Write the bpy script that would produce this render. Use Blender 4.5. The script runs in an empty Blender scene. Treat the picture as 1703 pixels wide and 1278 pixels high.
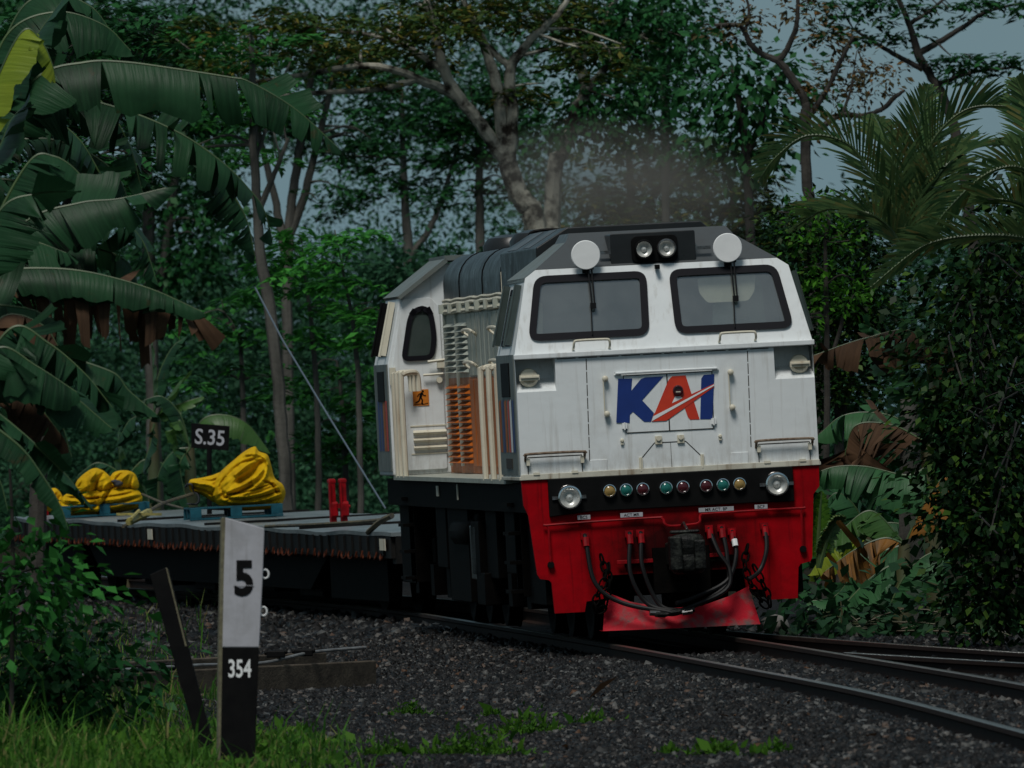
import bpy, bmesh, math, random
import numpy as np
from mathutils import Vector, Matrix

# ---------------------------------------------------------------- camera, sky, sun, exposure
SC = bpy.context.scene
COL = SC.collection
CAM_Z = 1.78
FPX, CX, HY = 18900.0, 851.5, 735.0          # focal length, centre column and horizon row of the 1703 px frame
cam_d = bpy.data.cameras.new('camera')
cam = bpy.data.objects.new('camera', cam_d); COL.objects.link(cam)
cam.location = (0, 0, CAM_Z)
cam.rotation_euler = (math.pi/2 + math.atan((HY-639)/FPX), 0, 0)
cam_d.sensor_width = 36; cam_d.lens = FPX/1703*36
cam_d.clip_start = 1; cam_d.clip_end = 4000
cam_d.dof.use_dof = True; cam_d.dof.focus_distance = 101; cam_d.dof.aperture_fstop = 9
SC.camera = cam
SUN_EL, SUN_AZ = math.radians(57), math.radians(198)    # high, behind the camera, a little to the right
w = bpy.data.worlds.new('World'); SC.world = w; w.use_nodes = True
nt = w.node_tree; nt.nodes.clear()
sky = nt.nodes.new('ShaderNodeTexSky'); sky.sky_type = 'NISHITA'; sky.sun_disc = False
sky.sun_elevation = SUN_EL; sky.sun_rotation = SUN_AZ; sky.air_density = 1.4; sky.dust_density = 1.2
bg = nt.nodes.new('ShaderNodeBackground'); bg.inputs[1].default_value = 0.05
# overcast: a cloud deck, dim and blue grey near the horizon, brighter overhead
tcw = nt.nodes.new('ShaderNodeTexCoord'); sep = nt.nodes.new('ShaderNodeSeparateXYZ'); nt.links.new(tcw.outputs['Generated'], sep.inputs[0])
cr = nt.nodes.new('ShaderNodeValToRGB'); nt.links.new(sep.outputs[2], cr.inputs[0])
e = cr.color_ramp.elements; e[0].position = 0; e[0].color = (1.60,3.05,3.85,1); e[1].position = 1; e[1].color = (3.1,3.7,4.0,1)
k_ = e.new(.25); k_.color = (1.5,2.5,3.1,1)
cmix = nt.nodes.new('ShaderNodeMix'); cmix.data_type = 'RGBA'; cmix.inputs[0].default_value = .86
nt.links.new(sky.outputs[0], cmix.inputs[6]); nt.links.new(cr.outputs[0], cmix.inputs[7])
wo = nt.nodes.new('ShaderNodeOutputWorld')
nt.links.new(cmix.outputs[2], bg.inputs[0]); nt.links.new(bg.outputs[0], wo.inputs[0])
sd = bpy.data.lights.new('sun', 'SUN'); sd.energy = 1.65; sd.angle = math.radians(20); sd.color = (1, .97, .92)
so = bpy.data.objects.new('sun', sd); COL.objects.link(so)
so.rotation_euler = Vector((math.sin(SUN_AZ)*math.cos(SUN_EL), math.cos(SUN_AZ)*math.cos(SUN_EL), math.sin(SUN_EL))).to_track_quat('Z', 'Y').to_euler()
SC.view_settings.view_transform = 'Standard'; SC.view_settings.look = 'None'
SC.view_settings.exposure = 0.45; SC.view_settings.gamma = 1
SC.render.engine = 'CYCLES'
SC.cycles.use_denoising = True
SC.cycles.max_bounces = 6; SC.cycles.transparent_max_bounces = 12; SC.cycles.volume_bounces = 0
SC.cycles.volume_step_rate = 1.0

RNG = np.random.default_rng(7); random.seed(7)

# ---------------------------------------------------------------- helpers
def at(px, py, d):
    return Vector(((px-CX)/FPX*d, d, CAM_Z + (HY-py)/FPX*d))
def tag(o, label=None, cat=None, group=None, kind=None):
    if label: o['label'] = label
    if cat: o['category'] = cat
    if group: o['group'] = group
    if kind: o['kind'] = kind
    return o
def empty(name, loc=(0,0,0), rot=(0,0,0)):
    o = bpy.data.objects.new(name, None); COL.objects.link(o)
    o.location = loc; o.rotation_euler = rot; o.empty_display_size = .3
    return o
def dup(o, parent=None):
    c = o.copy(); COL.objects.link(c)
    if parent: c.parent = parent
    for ch in list(o.children): dup(ch, c)
    return c
def smooth_path(pts, n):
    """Catmull-Rom through pts (any dimension) -> n samples"""
    P = np.array(pts, float)
    if len(P) == 2: return P[0] + np.linspace(0,1,n)[:,None]*(P[1]-P[0])
    Q = np.vstack([2*P[0]-P[1], P, 2*P[-1]-P[-2]])
    t = np.linspace(0, len(P)-1-1e-9, n); i = t.astype(int); f = (t-i)[:,None]
    a, b, c, d = Q[i], Q[i+1], Q[i+2], Q[i+3]
    return .5*((2*b)+(-a+c)*f+(2*a-5*b+4*c-d)*f**2+(-a+3*b-3*c+d)*f**3)

class M:
    def __init__(s): s.v = []; s.f = []
    def add(s, vs, fs):
        o = len(s.v); s.v += [tuple(map(float, p)) for p in vs]; s.f += [tuple(i+o for i in f) for f in fs]; return s
    def box(s, c, d, rot=None):
        x, y, z = d[0]/2, d[1]/2, d[2]/2
        vs = [Vector((a*x, b*y, e*z)) for e in (-1,1) for b in (-1,1) for a in (-1,1)]
        if rot: vs = [rot @ v for v in vs]
        return s.add([v+Vector(c) for v in vs], [(0,2,3,1),(4,5,7,6),(0,1,5,4),(1,3,7,5),(3,2,6,7),(2,0,4,6)])
    def tube(s, path, r, n=8, caps=True):
        P = np.array(path, float); k = len(P)
        R = np.full(k, r, float) if np.isscalar(r) else np.array(r, float)
        T = np.gradient(P, axis=0); T /= np.linalg.norm(T, axis=1)[:,None]+1e-12
        ref = np.array((0,0,1.)) if abs(T[0][2]) < .9 else np.array((1.,0,0))
        U = np.cross(T[0], ref); U /= np.linalg.norm(U)
        vs = []
        for i in range(k):
            U = U - T[i]*np.dot(U, T[i]); U /= np.linalg.norm(U)+1e-12
            W = np.cross(T[i], U)
            for j in range(n):
                a = 2*math.pi*j/n
                vs.append(P[i]+R[i]*(math.cos(a)*U+math.sin(a)*W))
        fs = [(i*n+j, i*n+(j+1)%n, (i+1)*n+(j+1)%n, (i+1)*n+j) for i in range(k-1) for j in range(n)]
        if caps: fs += [tuple(range(n))[::-1], tuple((k-1)*n+j for j in range(n))]
        return s.add(vs, fs)
    def lathe(s, o, axis, prof, n=24, caps=True):
        """prof: list of (radius, distance along axis)"""
        A = Vector(axis).normalized(); U = A.orthogonal().normalized(); W = A.cross(U); o = Vector(o)
        vs = [o+A*h+(U*math.cos(2*math.pi*j/n)+W*math.sin(2*math.pi*j/n))*r for r, h in prof for j in range(n)]
        k = len(prof)
        fs = [(i*n+j, i*n+(j+1)%n, (i+1)*n+(j+1)%n, (i+1)*n+j) for i in range(k-1) for j in range(n)]
        if caps: fs += [tuple(range(n))[::-1], tuple((k-1)*n+j for j in range(n))]
        return s.add(vs, fs)
    def prism(s, poly, f0, f1):
        """poly of 2d points; f0/f1 map (a,b)->3d for the two caps"""
        n = len(poly)
        vs = [f0(*p) for p in poly]+[f1(*p) for p in poly]
        return s.add(vs, [tuple(range(n)), tuple(range(2*n-1, n-1, -1))]+[(i, i+n, (i+1)%n+n, (i+1)%n) for i in range(n)])
    def slab(s, poly, y0, y1):                     # x-z outline, thick along y
        return s.prism(poly, lambda a,b:(a,y0,b), lambda a,b:(a,y1,b))
    def loft(s, secs, caps=True):
        n = len(secs[0]); vs = [p for q in secs for p in q]
        fs = [(i*n+j, i*n+(j+1)%n, (i+1)*n+(j+1)%n, (i+1)*n+j) for i in range(len(secs)-1) for j in range(n)]
        if caps: fs += [tuple(range(n))[::-1], tuple((len(secs)-1)*n+j for j in range(n))]
        return s.add(vs, fs)
    def build(s, name, mat, parent=None, smooth=False, bevel=0, recalc=True):
        me = bpy.data.meshes.new(name); me.from_pydata(s.v, [], s.f)
        if recalc:
            bm = bmesh.new(); bm.from_mesh(me); bmesh.ops.recalc_face_normals(bm, faces=bm.faces); bm.to_mesh(me); bm.free()
        me.materials.append(mat)
        if smooth:
            me.polygons.foreach_set('use_smooth', [True]*len(me.polygons))
            me.set_sharp_from_angle(angle=math.radians(40))
        o = bpy.data.objects.new(name, me); COL.objects.link(o)
        if parent: o.parent = parent
        if bevel:
            b = o.modifiers.new('bevel', 'BEVEL'); b.width = bevel; b.segments = 2; b.limit_method = 'ANGLE'; b.angle_limit = math.radians(30)
        return o

def np_mesh(name, V, F, mat, parent=None, uv=None, smooth=False):
    """fast mesh from arrays: V (n,3), F (m,k) with constant k; uv (m*k,2)"""
    V = np.asarray(V, np.float32); F = np.asarray(F, np.int32); m, k = F.shape
    me = bpy.data.meshes.new(name)
    me.vertices.add(len(V)); me.vertices.foreach_set('co', V.ravel())
    me.loops.add(m*k); me.loops.foreach_set('vertex_index', F.ravel())
    me.polygons.add(m); me.polygons.foreach_set('loop_start', np.arange(0, m*k, k, dtype=np.int32))
    if smooth: me.polygons.foreach_set('use_smooth', np.ones(m, bool))
    if uv is not None:
        l = me.uv_layers.new(name='UVMap'); l.data.foreach_set('uv', np.asarray(uv, np.float32).ravel())
    me.update(calc_edges=True); me.validate()
    me.materials.append(mat)
    o = bpy.data.objects.new(name, me); COL.objects.link(o)
    if parent: o.parent = parent
    return o

# ---------------------------------------------------------------- materials
def nodes(name):
    m = bpy.data.materials.new(name); m.use_nodes = True; t = m.node_tree
    return m, t, t.nodes['Principled BSDF'], t.nodes['Material Output']
def noise(t, scale, detail=4, co=None, rough=.6, stretch=None):
    n = t.nodes.new('ShaderNodeTexNoise'); n.inputs['Scale'].default_value = scale
    n.inputs['Detail'].default_value = detail; n.inputs['Roughness'].default_value = rough
    c = t.nodes.new('ShaderNodeTexCoord'); src = c.outputs['Object']
    if stretch:
        mp = t.nodes.new('ShaderNodeMapping'); mp.inputs['Scale'].default_value = stretch
        t.links.new(src, mp.inputs[0]); src = mp.outputs[0]
    t.links.new(src, n.inputs['Vector']); return n.outputs[0]
def ramp(t, fac, stops):
    r = t.nodes.new('ShaderNodeValToRGB'); e = r.color_ramp.elements
    while len(e) < len(stops): e.new(.5)
    for i, (p, c) in enumerate(stops): e[i].position = p; e[i].color = (*c, 1) if len(c) == 3 else c
    t.links.new(fac, r.inputs[0]); return r.outputs[0]
def mix(t, fac, a, b):
    n = t.nodes.new('ShaderNodeMix'); n.data_type = 'RGBA'
    for sck, v in ((n.inputs[0], fac), (n.inputs[6], a), (n.inputs[7], b)):
        if hasattr(v, 'is_linked'): t.links.new(v, sck)
        elif isinstance(v, (int, float)): sck.default_value = v
        else: sck.default_value = (*v, 1)
    return n.outputs[2]
def bump(t, p, h, strength=.3, dist=.02):
    b = t.nodes.new('ShaderNodeBump'); b.inputs['Strength'].default_value = strength; b.inputs['Distance'].default_value = dist
    t.links.new(h, b.inputs['Height']); t.links.new(b.outputs[0], p.inputs['Normal'])
def mat(name, c, c2=None, rough=.5, scale=6, bmp=0, bscale=40, metal=0, spec=.5, stretch=None, lo=.35, hi=.65):
    m, t, p, o = nodes(name)
    p.inputs['Roughness'].default_value = rough; p.inputs['Metallic'].default_value = metal
    p.inputs['Specular IOR Level'].default_value = spec
    if c2: t.links.new(ramp(t, noise(t, scale, 6, stretch=stretch), [(lo, c), (hi, c2)]), p.inputs['Base Color'])
    else: p.inputs['Base Color'].default_value = (*c, 1)
    if bmp: bump(t, p, noise(t, bscale, 5), bmp)
    return m
def painted(name, c, dirt=(.23,.19,.13), amount=.5, rough=.42, streak=True, spec=.4, sill=False, lo=.52, coupler_dark=False):
    """vehicle paint with grime patches and rusty rain streaks"""
    m, t, p, o = nodes(name); p.inputs['Specular IOR Level'].default_value = spec
    g = ramp(t, noise(t, 2.2, 7, rough=.7), [(lo, (0,0,0)), (lo+.17, (amount,)*3)])
    base = mix(t, g, c, tuple(a*.62+b*.38 for a, b in zip(c, dirt)))
    if streak:
        s = ramp(t, noise(t, 1.0, 5, stretch=(16,16,.9)), [(.55, (0,0,0)), (.74, (amount*.85,)*3)])
        base = mix(t, s, base, dirt)
    if coupler_dark:        # near-black patch round the coupler pocket and hoses, edge broken by noise
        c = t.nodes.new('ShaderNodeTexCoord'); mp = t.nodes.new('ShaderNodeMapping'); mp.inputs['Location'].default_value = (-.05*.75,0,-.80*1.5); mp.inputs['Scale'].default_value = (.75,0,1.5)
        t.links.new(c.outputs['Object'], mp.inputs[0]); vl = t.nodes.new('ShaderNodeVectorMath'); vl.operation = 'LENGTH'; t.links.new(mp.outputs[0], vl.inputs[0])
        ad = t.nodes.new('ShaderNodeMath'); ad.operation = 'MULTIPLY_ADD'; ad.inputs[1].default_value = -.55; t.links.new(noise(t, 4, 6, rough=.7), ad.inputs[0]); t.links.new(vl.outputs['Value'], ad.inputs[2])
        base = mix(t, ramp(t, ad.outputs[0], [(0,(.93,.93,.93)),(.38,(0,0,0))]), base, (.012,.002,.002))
    if sill:        # brake dust and rust splashed up from the sill and bleeding below the window ledge
        c = t.nodes.new('ShaderNodeTexCoord'); sp = t.nodes.new('ShaderNodeSeparateXYZ'); t.links.new(c.outputs['Object'], sp.inputs[0])
        r1 = ramp(t, sp.outputs[2], [(0,(0,0,0)),(1,(0,0,0))]); r1n = r1.node; mr = t.nodes.new('ShaderNodeMapRange'); mr.inputs[1].default_value = 1.47; mr.inputs[2].default_value = 1.78; mr.inputs[3].default_value = 1; mr.inputs[4].default_value = 0
        t.nodes.remove(r1n); t.links.new(sp.outputs[2], mr.inputs[0])
        n2 = ramp(t, noise(t, 1.3, 7, stretch=(9,9,2.2), rough=.75), [(.42,(0,0,0)),(.75,(.75,.75,.75))]); mm = t.nodes.new('ShaderNodeMix'); mm.data_type = 'RGBA'; mm.blend_type = 'MULTIPLY'; mm.inputs[0].default_value = 1
        t.links.new(n2, mm.inputs[6]); t.links.new(mr.outputs[0], mm.inputs[7]); base = mix(t, mm.outputs[2], base, (.19,.14,.08))
    t.links.new(base, p.inputs['Base Color'])
    t.links.new(ramp(t, noise(t, 5, 5), [(.3, (rough*.8,)*3), (.7, (rough*1.3,)*3)]), p.inputs['Roughness'])
    bump(t, p, noise(t, 2.6, 3), .16, .05)
    return m
def leafmat(name, c1, c2, trans=.25, rough=.5, spec=.10, veins=False, c3=None):
    m, t, p, o = nodes(name)
    geo = t.nodes.new('ShaderNodeNewGeometry')
    stops = [(0, c1), (.75, c2)] + ([(.97, c3)] if c3 else [])
    col = ramp(t, geo.outputs['Random Per Island'], stops)
    p.inputs['Roughness'].default_value = rough; p.inputs['Specular IOR Level'].default_value = spec
    if veins:
        uv = t.nodes.new('ShaderNodeTexCoord'); mp = t.nodes.new('ShaderNodeMapping'); mp.inputs['Scale'].default_value = (1, .06, 1)
        t.links.new(uv.outputs['UV'], mp.inputs[0])
        n = t.nodes.new('ShaderNodeTexNoise'); n.inputs['Scale'].default_value = 34; n.inputs['Detail'].default_value = 3
        t.links.new(mp.outputs[0], n.inputs['Vector'])
        col = mix(t, ramp(t, n.outputs[0], [(.3, (0,0,0)), (.7, (.55,.55,.55))]), col, tuple(min(1, k*1.35) for k in c2))
        b = noise(t, 3, 4); col = mix(t, ramp(t, b, [(.5, (0,0,0)), (.75, (.5,.5,.5))]), col, c1)
        col = mix(t, ramp(t, noise(t, 5, 5, rough=.7), [(.62, (0,0,0)), (.70, (.55,.55,.55))]), col, (.05,.032,.012))
        bump(t, p, n.outputs[0], .35, .02)
    t.links.new(col, p.inputs['Base Color'])
    tr = t.nodes.new('ShaderNodeBsdfTranslucent'); t.links.new(col, tr.inputs[0])
    mx = t.nodes.new('ShaderNodeMixShader'); mx.inputs[0].default_value = trans
    t.links.new(p.outputs[0], mx.inputs[1]); t.links.new(tr.outputs[0], mx.inputs[2]); t.links.new(mx.outputs[0], o.inputs[0])
    return m
def glassmat(name, tint, refl=.12):
    m, t, p, o = nodes(name); t.nodes.remove(p)
    a = t.nodes.new('ShaderNodeBsdfTransparent'); a.inputs[0].default_value = (*tint, 1)
    g = t.nodes.new('ShaderNodeBsdfGlossy'); g.inputs['Roughness'].default_value = .08
    g.inputs[0].default_value = (.9,.95,1,1)
    dsh = t.nodes.new('ShaderNodeBsdfDiffuse'); dsh.inputs[0].default_value = (.3,.33,.33,1)   # uneven pale diffuse layer over the pane
    mx = t.nodes.new('ShaderNodeMixShader'); mx.inputs[0].default_value = refl
    m2 = t.nodes.new('ShaderNodeMixShader'); t.links.new(ramp(t, noise(t, 3, 5), [(.3,(.2,)*3),(.7,(.33,)*3)]), m2.inputs[0])
    t.links.new(a.outputs[0], mx.inputs[1]); t.links.new(g.outputs[0], mx.inputs[2])
    t.links.new(mx.outputs[0], m2.inputs[1]); t.links.new(dsh.outputs[0], m2.inputs[2]); t.links.new(m2.outputs[0], o.inputs[0])
    return m

MAT = dict(
 white=painted('white_paint', (.70,.73,.73), amount=.42, sill=True),
 whiteclean=painted('white_enamel', (.78,.79,.78), amount=.15, streak=False),
 sillwhite=painted('dirty_sill_paint', (.55,.53,.44), dirt=(.17,.10,.045), amount=.9, lo=.45),
 cream=painted('cream_pipe_paint', (.62,.58,.46), dirt=(.25,.14,.06), amount=.6),
 grey=painted('grey_roof_paint', (.060,.066,.068), dirt=(.05,.045,.04), amount=.5, rough=.35),
 sidegrey=painted('roof_grey_side_shade_paint', (.125,.145,.135), dirt=(.12,.09,.06), amount=.6),  # roof grey; on the cab sides it is shade put into the colour
 dkgrey=painted('dark_roof_paint', (.016,.018,.019), dirt=(.03,.028,.025), amount=.6, rough=.32, spec=.3),
 hoodgrey=painted('hood_grey_green_paint', (.36,.385,.33), dirt=(.13,.09,.05), amount=.8),
 orange=painted('orange_band_paint', (.44,.105,.008), dirt=(.10,.03,.01), amount=.7, spec=.2),
 red=painted('red_pilot_paint', (.33,.001,.005), dirt=(.03,.002,.003), amount=.9, rough=.55, spec=.06, lo=.42, coupler_dark=True),
 plow=mat('worn_red_plow', (.42,.010,.022), (.13,.085,.08), rough=.6, spec=.12, scale=5, lo=.5, hi=.66, bmp=.2),
 redbright=mat('red_post_paint', (.30,.002,.006), (.14,.002,.004), spec=.15, rough=.5, scale=9),
 black=mat('black_paint', (.002,.002,.002), (.004,.004,.004), rough=.6, scale=8, spec=.12),
 under=mat('oily_black_steel', (.0010,.0010,.0010), (.0035,.003,.0025), rough=.7, scale=5, bmp=.2, spec=.04),
 rubber=mat('black_rubber', (.003,.003,.0035), rough=.55, spec=.3),
 gasket=mat('window_gasket', (.003,.003,.006), rough=.65, spec=.2),
 seam=mat('panel_gap', (.02,.018,.014), rough=.8),
 rustline=mat('rusty_edge', (.10,.055,.03), (.22,.17,.12), rough=.8, scale=30),
 steel=mat('worn_steel', (.25,.25,.25), (.12,.10,.09), rough=.3, metal=.9, scale=20),
 chrome=mat('chrome', (.8,.8,.8), rough=.12, metal=1),
 coupler=mat('coupler_iron', (.003,.0035,.003), (.05,.055,.045), rough=.5, spec=.2, scale=9, lo=.5, hi=.8, bmp=.4),
 lens=mat('silvered_reflector', (.74,.74,.70), (.5,.5,.47), rough=.34, metal=.55, scale=9),
 lensy=mat('amber_lens', (.30,.20,.065), rough=.12),
 lensg=mat('green_lens', (.015,.13,.11), rough=.12),
 lensr=mat('dark_red_lens', (.065,.012,.016), rough=.12),
 logoblue=mat('logo_blue', (.008,.028,.16), (.010,.034,.19), rough=.4),
 logored=mat('logo_red', (.60,.045,.015), (.52,.035,.015), rough=.4),
 logowhite=mat('logo_white', (.75,.76,.76), rough=.4),
 signorange=mat('sign_orange', (.55,.17,.01), (.48,.14,.01), rough=.5),
 glass=glassmat('cab_glass', (.84,.88,.88), .2),
 darkglass=mat('dark_side_glass', (.035,.05,.045), (.06,.075,.07), rough=.12, scale=2),
 cabin=mat('cab_lining', (.34,.38,.37), (.44,.48,.46), rough=.8, scale=2),
 blind=mat('sun_blind_cloth', (.72,.69,.52), (.62,.60,.46), rough=.9),
 seat=mat('seat_cover', (.36,.45,.40), (.42,.50,.44), rough=.9),
 deck=mat('wet_grey_deck', (.09,.11,.115), (.19,.215,.22), rough=.3, scale=3, bmp=.1),
 sill=mat('wagon_side_steel', (.004,.0045,.0045), (.013,.012,.011), rough=.6, spec=.12, scale=7, stretch=(1,1,.25)),
 hook=mat('rusty_orange_hook', (.10,.022,.007), (.022,.008,.005), rough=.7, spec=.15, scale=12),
 tarp=mat('yellow_tarpaulin', (.62,.39,.008), (.46,.265,.008), rough=.7, scale=4, bmp=.6, bscale=13, spec=.04),
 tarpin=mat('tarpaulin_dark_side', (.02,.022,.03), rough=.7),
 bluewood=mat('blue_painted_wood', (.004,.045,.065), (.010,.085,.115), spec=.2, rough=.6, scale=8),
 strap=mat('dirty_strap', (.035,.032,.026), (.10,.085,.045), rough=.8, scale=9),
 ratchet=mat('yellowed_ratchet', (.40,.34,.09), (.14,.13,.05), rough=.5, scale=18),
 postwhite=painted('weathered_white_paint', (.40,.40,.43), dirt=(.10,.10,.07), amount=.75, rough=.8, spec=.15, lo=.46),
 postblack=mat('matt_black_paint', (.003,.003,.0035), (.006,.006,.006), rough=.8, scale=8, spec=.1),
 concrete=mat('weathered_concrete', (.10,.082,.062), (.05,.042,.034), rough=.95, spec=.1, scale=7, bmp=.4),
 edge=mat('bare_concrete_edge', (.16,.15,.09), (.09,.08,.05), rough=.9, scale=25),
 pipe=mat('grey_plastic_pipe', (.18,.19,.19), (.10,.10,.10), rough=.3, scale=10),
 railhead=mat('polished_railhead', (.32,.30,.26), (.15,.13,.11), rough=.28, metal=.9, scale=12),
 rail=mat('rusty_rail', (.012,.006,.005), (.022,.012,.008), spec=.15, rough=.8, scale=9),
 sleeper=mat('concrete_sleeper', (.03,.028,.027), (.015,.014,.013), rough=.95, spec=.1, scale=9, bmp=.3),
 bark=mat('grey_lichen_bark', (.022,.019,.015), (.33,.32,.265), rough=.9, spec=.05, scale=4.5, lo=.40, hi=.56, bmp=.6, bscale=14),
 barkdark=mat('dark_bark', (.016,.014,.011), (.05,.044,.036), rough=.9, scale=4, bmp=.5, bscale=14),
 barkbrown=mat('grey_brown_bark', (.042,.042,.037), (.12,.115,.10), spec=.1, rough=.9, scale=3, bmp=.5, bscale=14, stretch=(1,1,.3)),
 wire=mat('blue_grey_cable', (.16,.21,.26), rough=.4),
 stone=mat('pale_stone', (.3,.28,.25), (.2,.19,.17), rough=.9, scale=8, bmp=.4),
 midrib=mat('yellow_green_midrib', (.055,.095,.025), (.028,.06,.02), rough=.5, scale=4),
 stem=mat('banana_stem', (.05,.07,.025), (.07,.045,.02), rough=.6, scale=3, stretch=(1,1,.3)),
)
GREENS = dict(
 banana=leafmat('banana_leaf', (.003,.015,.006), (.016,.058,.023), .2, .45, .16, True),
 bananabright=leafmat('young_banana_leaf', (.035,.095,.02), (.055,.13,.028), .35, .4, .45, True),
 bananalime=leafmat('lime_banana_leaf', (.16,.24,.015), (.22,.28,.02), .35, .5, .4, True),
 bananadead=leafmat('dead_banana_leaf', (.022,.013,.008), (.085,.046,.024), .15, .8, .2, True),
 bananaorange=leafmat('withering_banana_leaf', (.03,.025,.010), (.20,.085,.012), .2, .6, .3, True),
 dark=leafmat('dark_foliage', (.007,.042,.013), (.022,.100,.028), .2, .45),
 mid=leafmat('mid_foliage', (.014,.080,.016), (.036,.165,.030), .25, .5),
 olive=leafmat('olive_foliage', (.018,.050,.009), (.050,.090,.018), .25, .6, c3=(.15,.12,.02)),
 rusty=leafmat('rusty_foliage', (.035,.035,.014), (.09,.065,.025), .2, .6, c3=(.14,.07,.02)),
 bright=leafmat('bright_foliage', (.022,.13,.020), (.070,.30,.046), .35, .5),
 blue=leafmat('far_foliage', (.012,.050,.026), (.030,.095,.045), .2, .6),  # lifted blue green also stands in for haze over the distance
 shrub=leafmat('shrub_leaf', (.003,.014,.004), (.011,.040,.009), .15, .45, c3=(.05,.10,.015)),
 lime=leafmat('lit_shrub_leaf', (.020,.085,.008), (.060,.19,.016), .3, .4),  # brighter copy of the shrub green, light put into the leaf colour
 palm=leafmat('palm_leaflet', (.045,.105,.040), (.13,.21,.075), .3, .45, c3=(.16,.15,.05)),
 bananamid=leafmat('mid_banana_leaf', (.012,.050,.018), (.036,.115,.042), .28, .45, .2, True),  # lighter green for the banana plants right of the track
 ground=leafmat('low_plant_leaf', (.005,.026,.009), (.018,.062,.022), .2, .5, .2),
 grass=leafmat('grass_blade', (.014,.055,.008), (.070,.19,.022), .3, .6, c3=(.20,.19,.07)),
 weed=leafmat('weed_leaf', (.016,.065,.006), (.060,.15,.014), .3, .6),
)
# ---------------------------------------------------------------- track line, ground, ballast, rails
_K = np.array([(20,6.2),(40,5.3),(60,4.2),(70,3.69),(81,3.08),(91,2.25),(100,1.44),(114,0.02),(119,-.5),(130,-2.3),(141,-4.7),(160,-9.6),(200,-21),(300,-52),(1600,-460)])
_S = np.gradient(_K[:,1], _K[:,0])
def cl(d):
    d = np.asarray(d, float); i = np.clip(np.searchsorted(_K[:,0], d)-1, 0, len(_K)-2)
    h = _K[i+1,0]-_K[i,0]; t = (d-_K[i,0])/h
    return ((2*t**3-3*t**2+1)*_K[i,1]+(t**3-2*t**2+t)*h*_S[i]+(-2*t**3+3*t**2)*_K[i+1,1]+(t**3-t**2)*h*_S[i+1])
CANT = .052
def gz(t):      # ground height against offset from the track centre line
    return np.interp(t, [-60,-14,-6,-4.2,-3,-1.9,-1.3,1.5,3.0,5.5,8,14,60], [-.25,-.25,-.36,-.38,-.37,-.26,-.16,-.07,-.06,-.12,-.2,-.1,.3])
def sheet(name, T, D, dz, m, kind='structure', wob=0):
    X = cl(D)[:,None]+T[None,:]; Y = np.repeat(D[:,None], len(T), 1); Z = np.repeat(gz(T)[None,:], len(D), 0)+dz
    Z = Z + wob*RNG.standard_normal(Z.shape)
    V = np.stack([X, Y, Z], -1).reshape(-1,3); n = len(T)
    i = (np.arange(len(D)-1)[:,None]*n+np.arange(n-1)[None,:]).ravel()
    return tag(np_mesh(name, V, np.stack([i, i+1, i+n+1, i+n], 1), m, smooth=True), kind=kind)
gm = mat('soil_and_litter', (.008,.010,.004), (.02,.015,.009), rough=.95, spec=.05, scale=1.4, bmp=.6, bscale=9)
bm_, t_, p_, o_ = nodes('dark_crushed_stone')
vor = t_.nodes.new('ShaderNodeTexVoronoi'); vor.inputs['Scale'].default_value = 17
tc = t_.nodes.new('ShaderNodeTexCoord'); t_.links.new(tc.outputs['Object'], vor.inputs['Vector'])
t_.links.new(ramp(t_, vor.outputs['Color'], [(.1,(.004,.004,.004)),(.9,(.014,.013,.013))]), p_.inputs['Base Color'])
p_.inputs['Roughness'].default_value = .8; p_.inputs['Specular IOR Level'].default_value = .08; bump(t_, p_, vor.outputs['Distance'], 1, .04)
sheet('ground', np.array([-420,-150,-60,-30,-18,-14,-10,-8,-6,-5,-4.2,-3,-1.9,-1.3,0,1.5,3,5.5,8,11,14,20,30,60,150,420.]),
      np.concatenate([np.arange(20,40,5), np.arange(40,150,1.5), np.arange(150,300,12), np.arange(300,1600,100)]), -.05, gm)
sheet('ballast_bed', np.linspace(-5.2, 8.5, 60), np.arange(38, 175, .5), 0, bm_, wob=.012)

def rail(pts, label, zoff):
    """pts: rows X, Y, Z of the rail top"""
    P = np.array(pts); T = np.gradient(P, axis=0); T[:,2] = 0; T /= np.linalg.norm(T, axis=1)[:,None]
    N = np.stack([T[:,1], -T[:,0], 0*T[:,0]], 1)
    prof = [(-.032,-.006),(-.032,-.036),(-.009,-.05),(-.009,-.125),(-.062,-.145),(-.062,-.159),(.062,-.159),(.062,-.145),(.009,-.125),(.009,-.05),(.032,-.036),(.032,-.006)]
    root = empty('rail', P[0]); tag(root, label, 'rail', 'running rails')
    m = M(); m.loft([[Vector(P[i]-P[0]+N[i]*a+np.array((0,0,b))) for a, b in prof] for i in range(len(P))]); m.build('rail_body', MAT['rail'], root)
    h = M(); h.loft([[Vector(P[i]-P[0]+N[i]*a+np.array((0,0,b))) for a, b in [(-.031,-.0055),(-.026,0),(.026,0),(.031,-.0055)]] for i in range(len(P))]); h.build('rail_head', MAT['railhead'], root)
    return root
dd = np.arange(40, 172, 1.5)
def offs(d, o, z):
    s = (cl(d+.1)-cl(d-.1))/.2; n = np.sqrt(1+s*s)
    return np.stack([cl(d)+o/n, d-o*s/n, 0*d+z], 1)
rail(offs(dd, -.55, 0.0), 'nearest running rail, on the low side of the curved main track beside the grey ballast', 0)
rail(offs(dd, .55, .056), 'raised running rail of the main track on the right, between ballast and turnout', 0)
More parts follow.
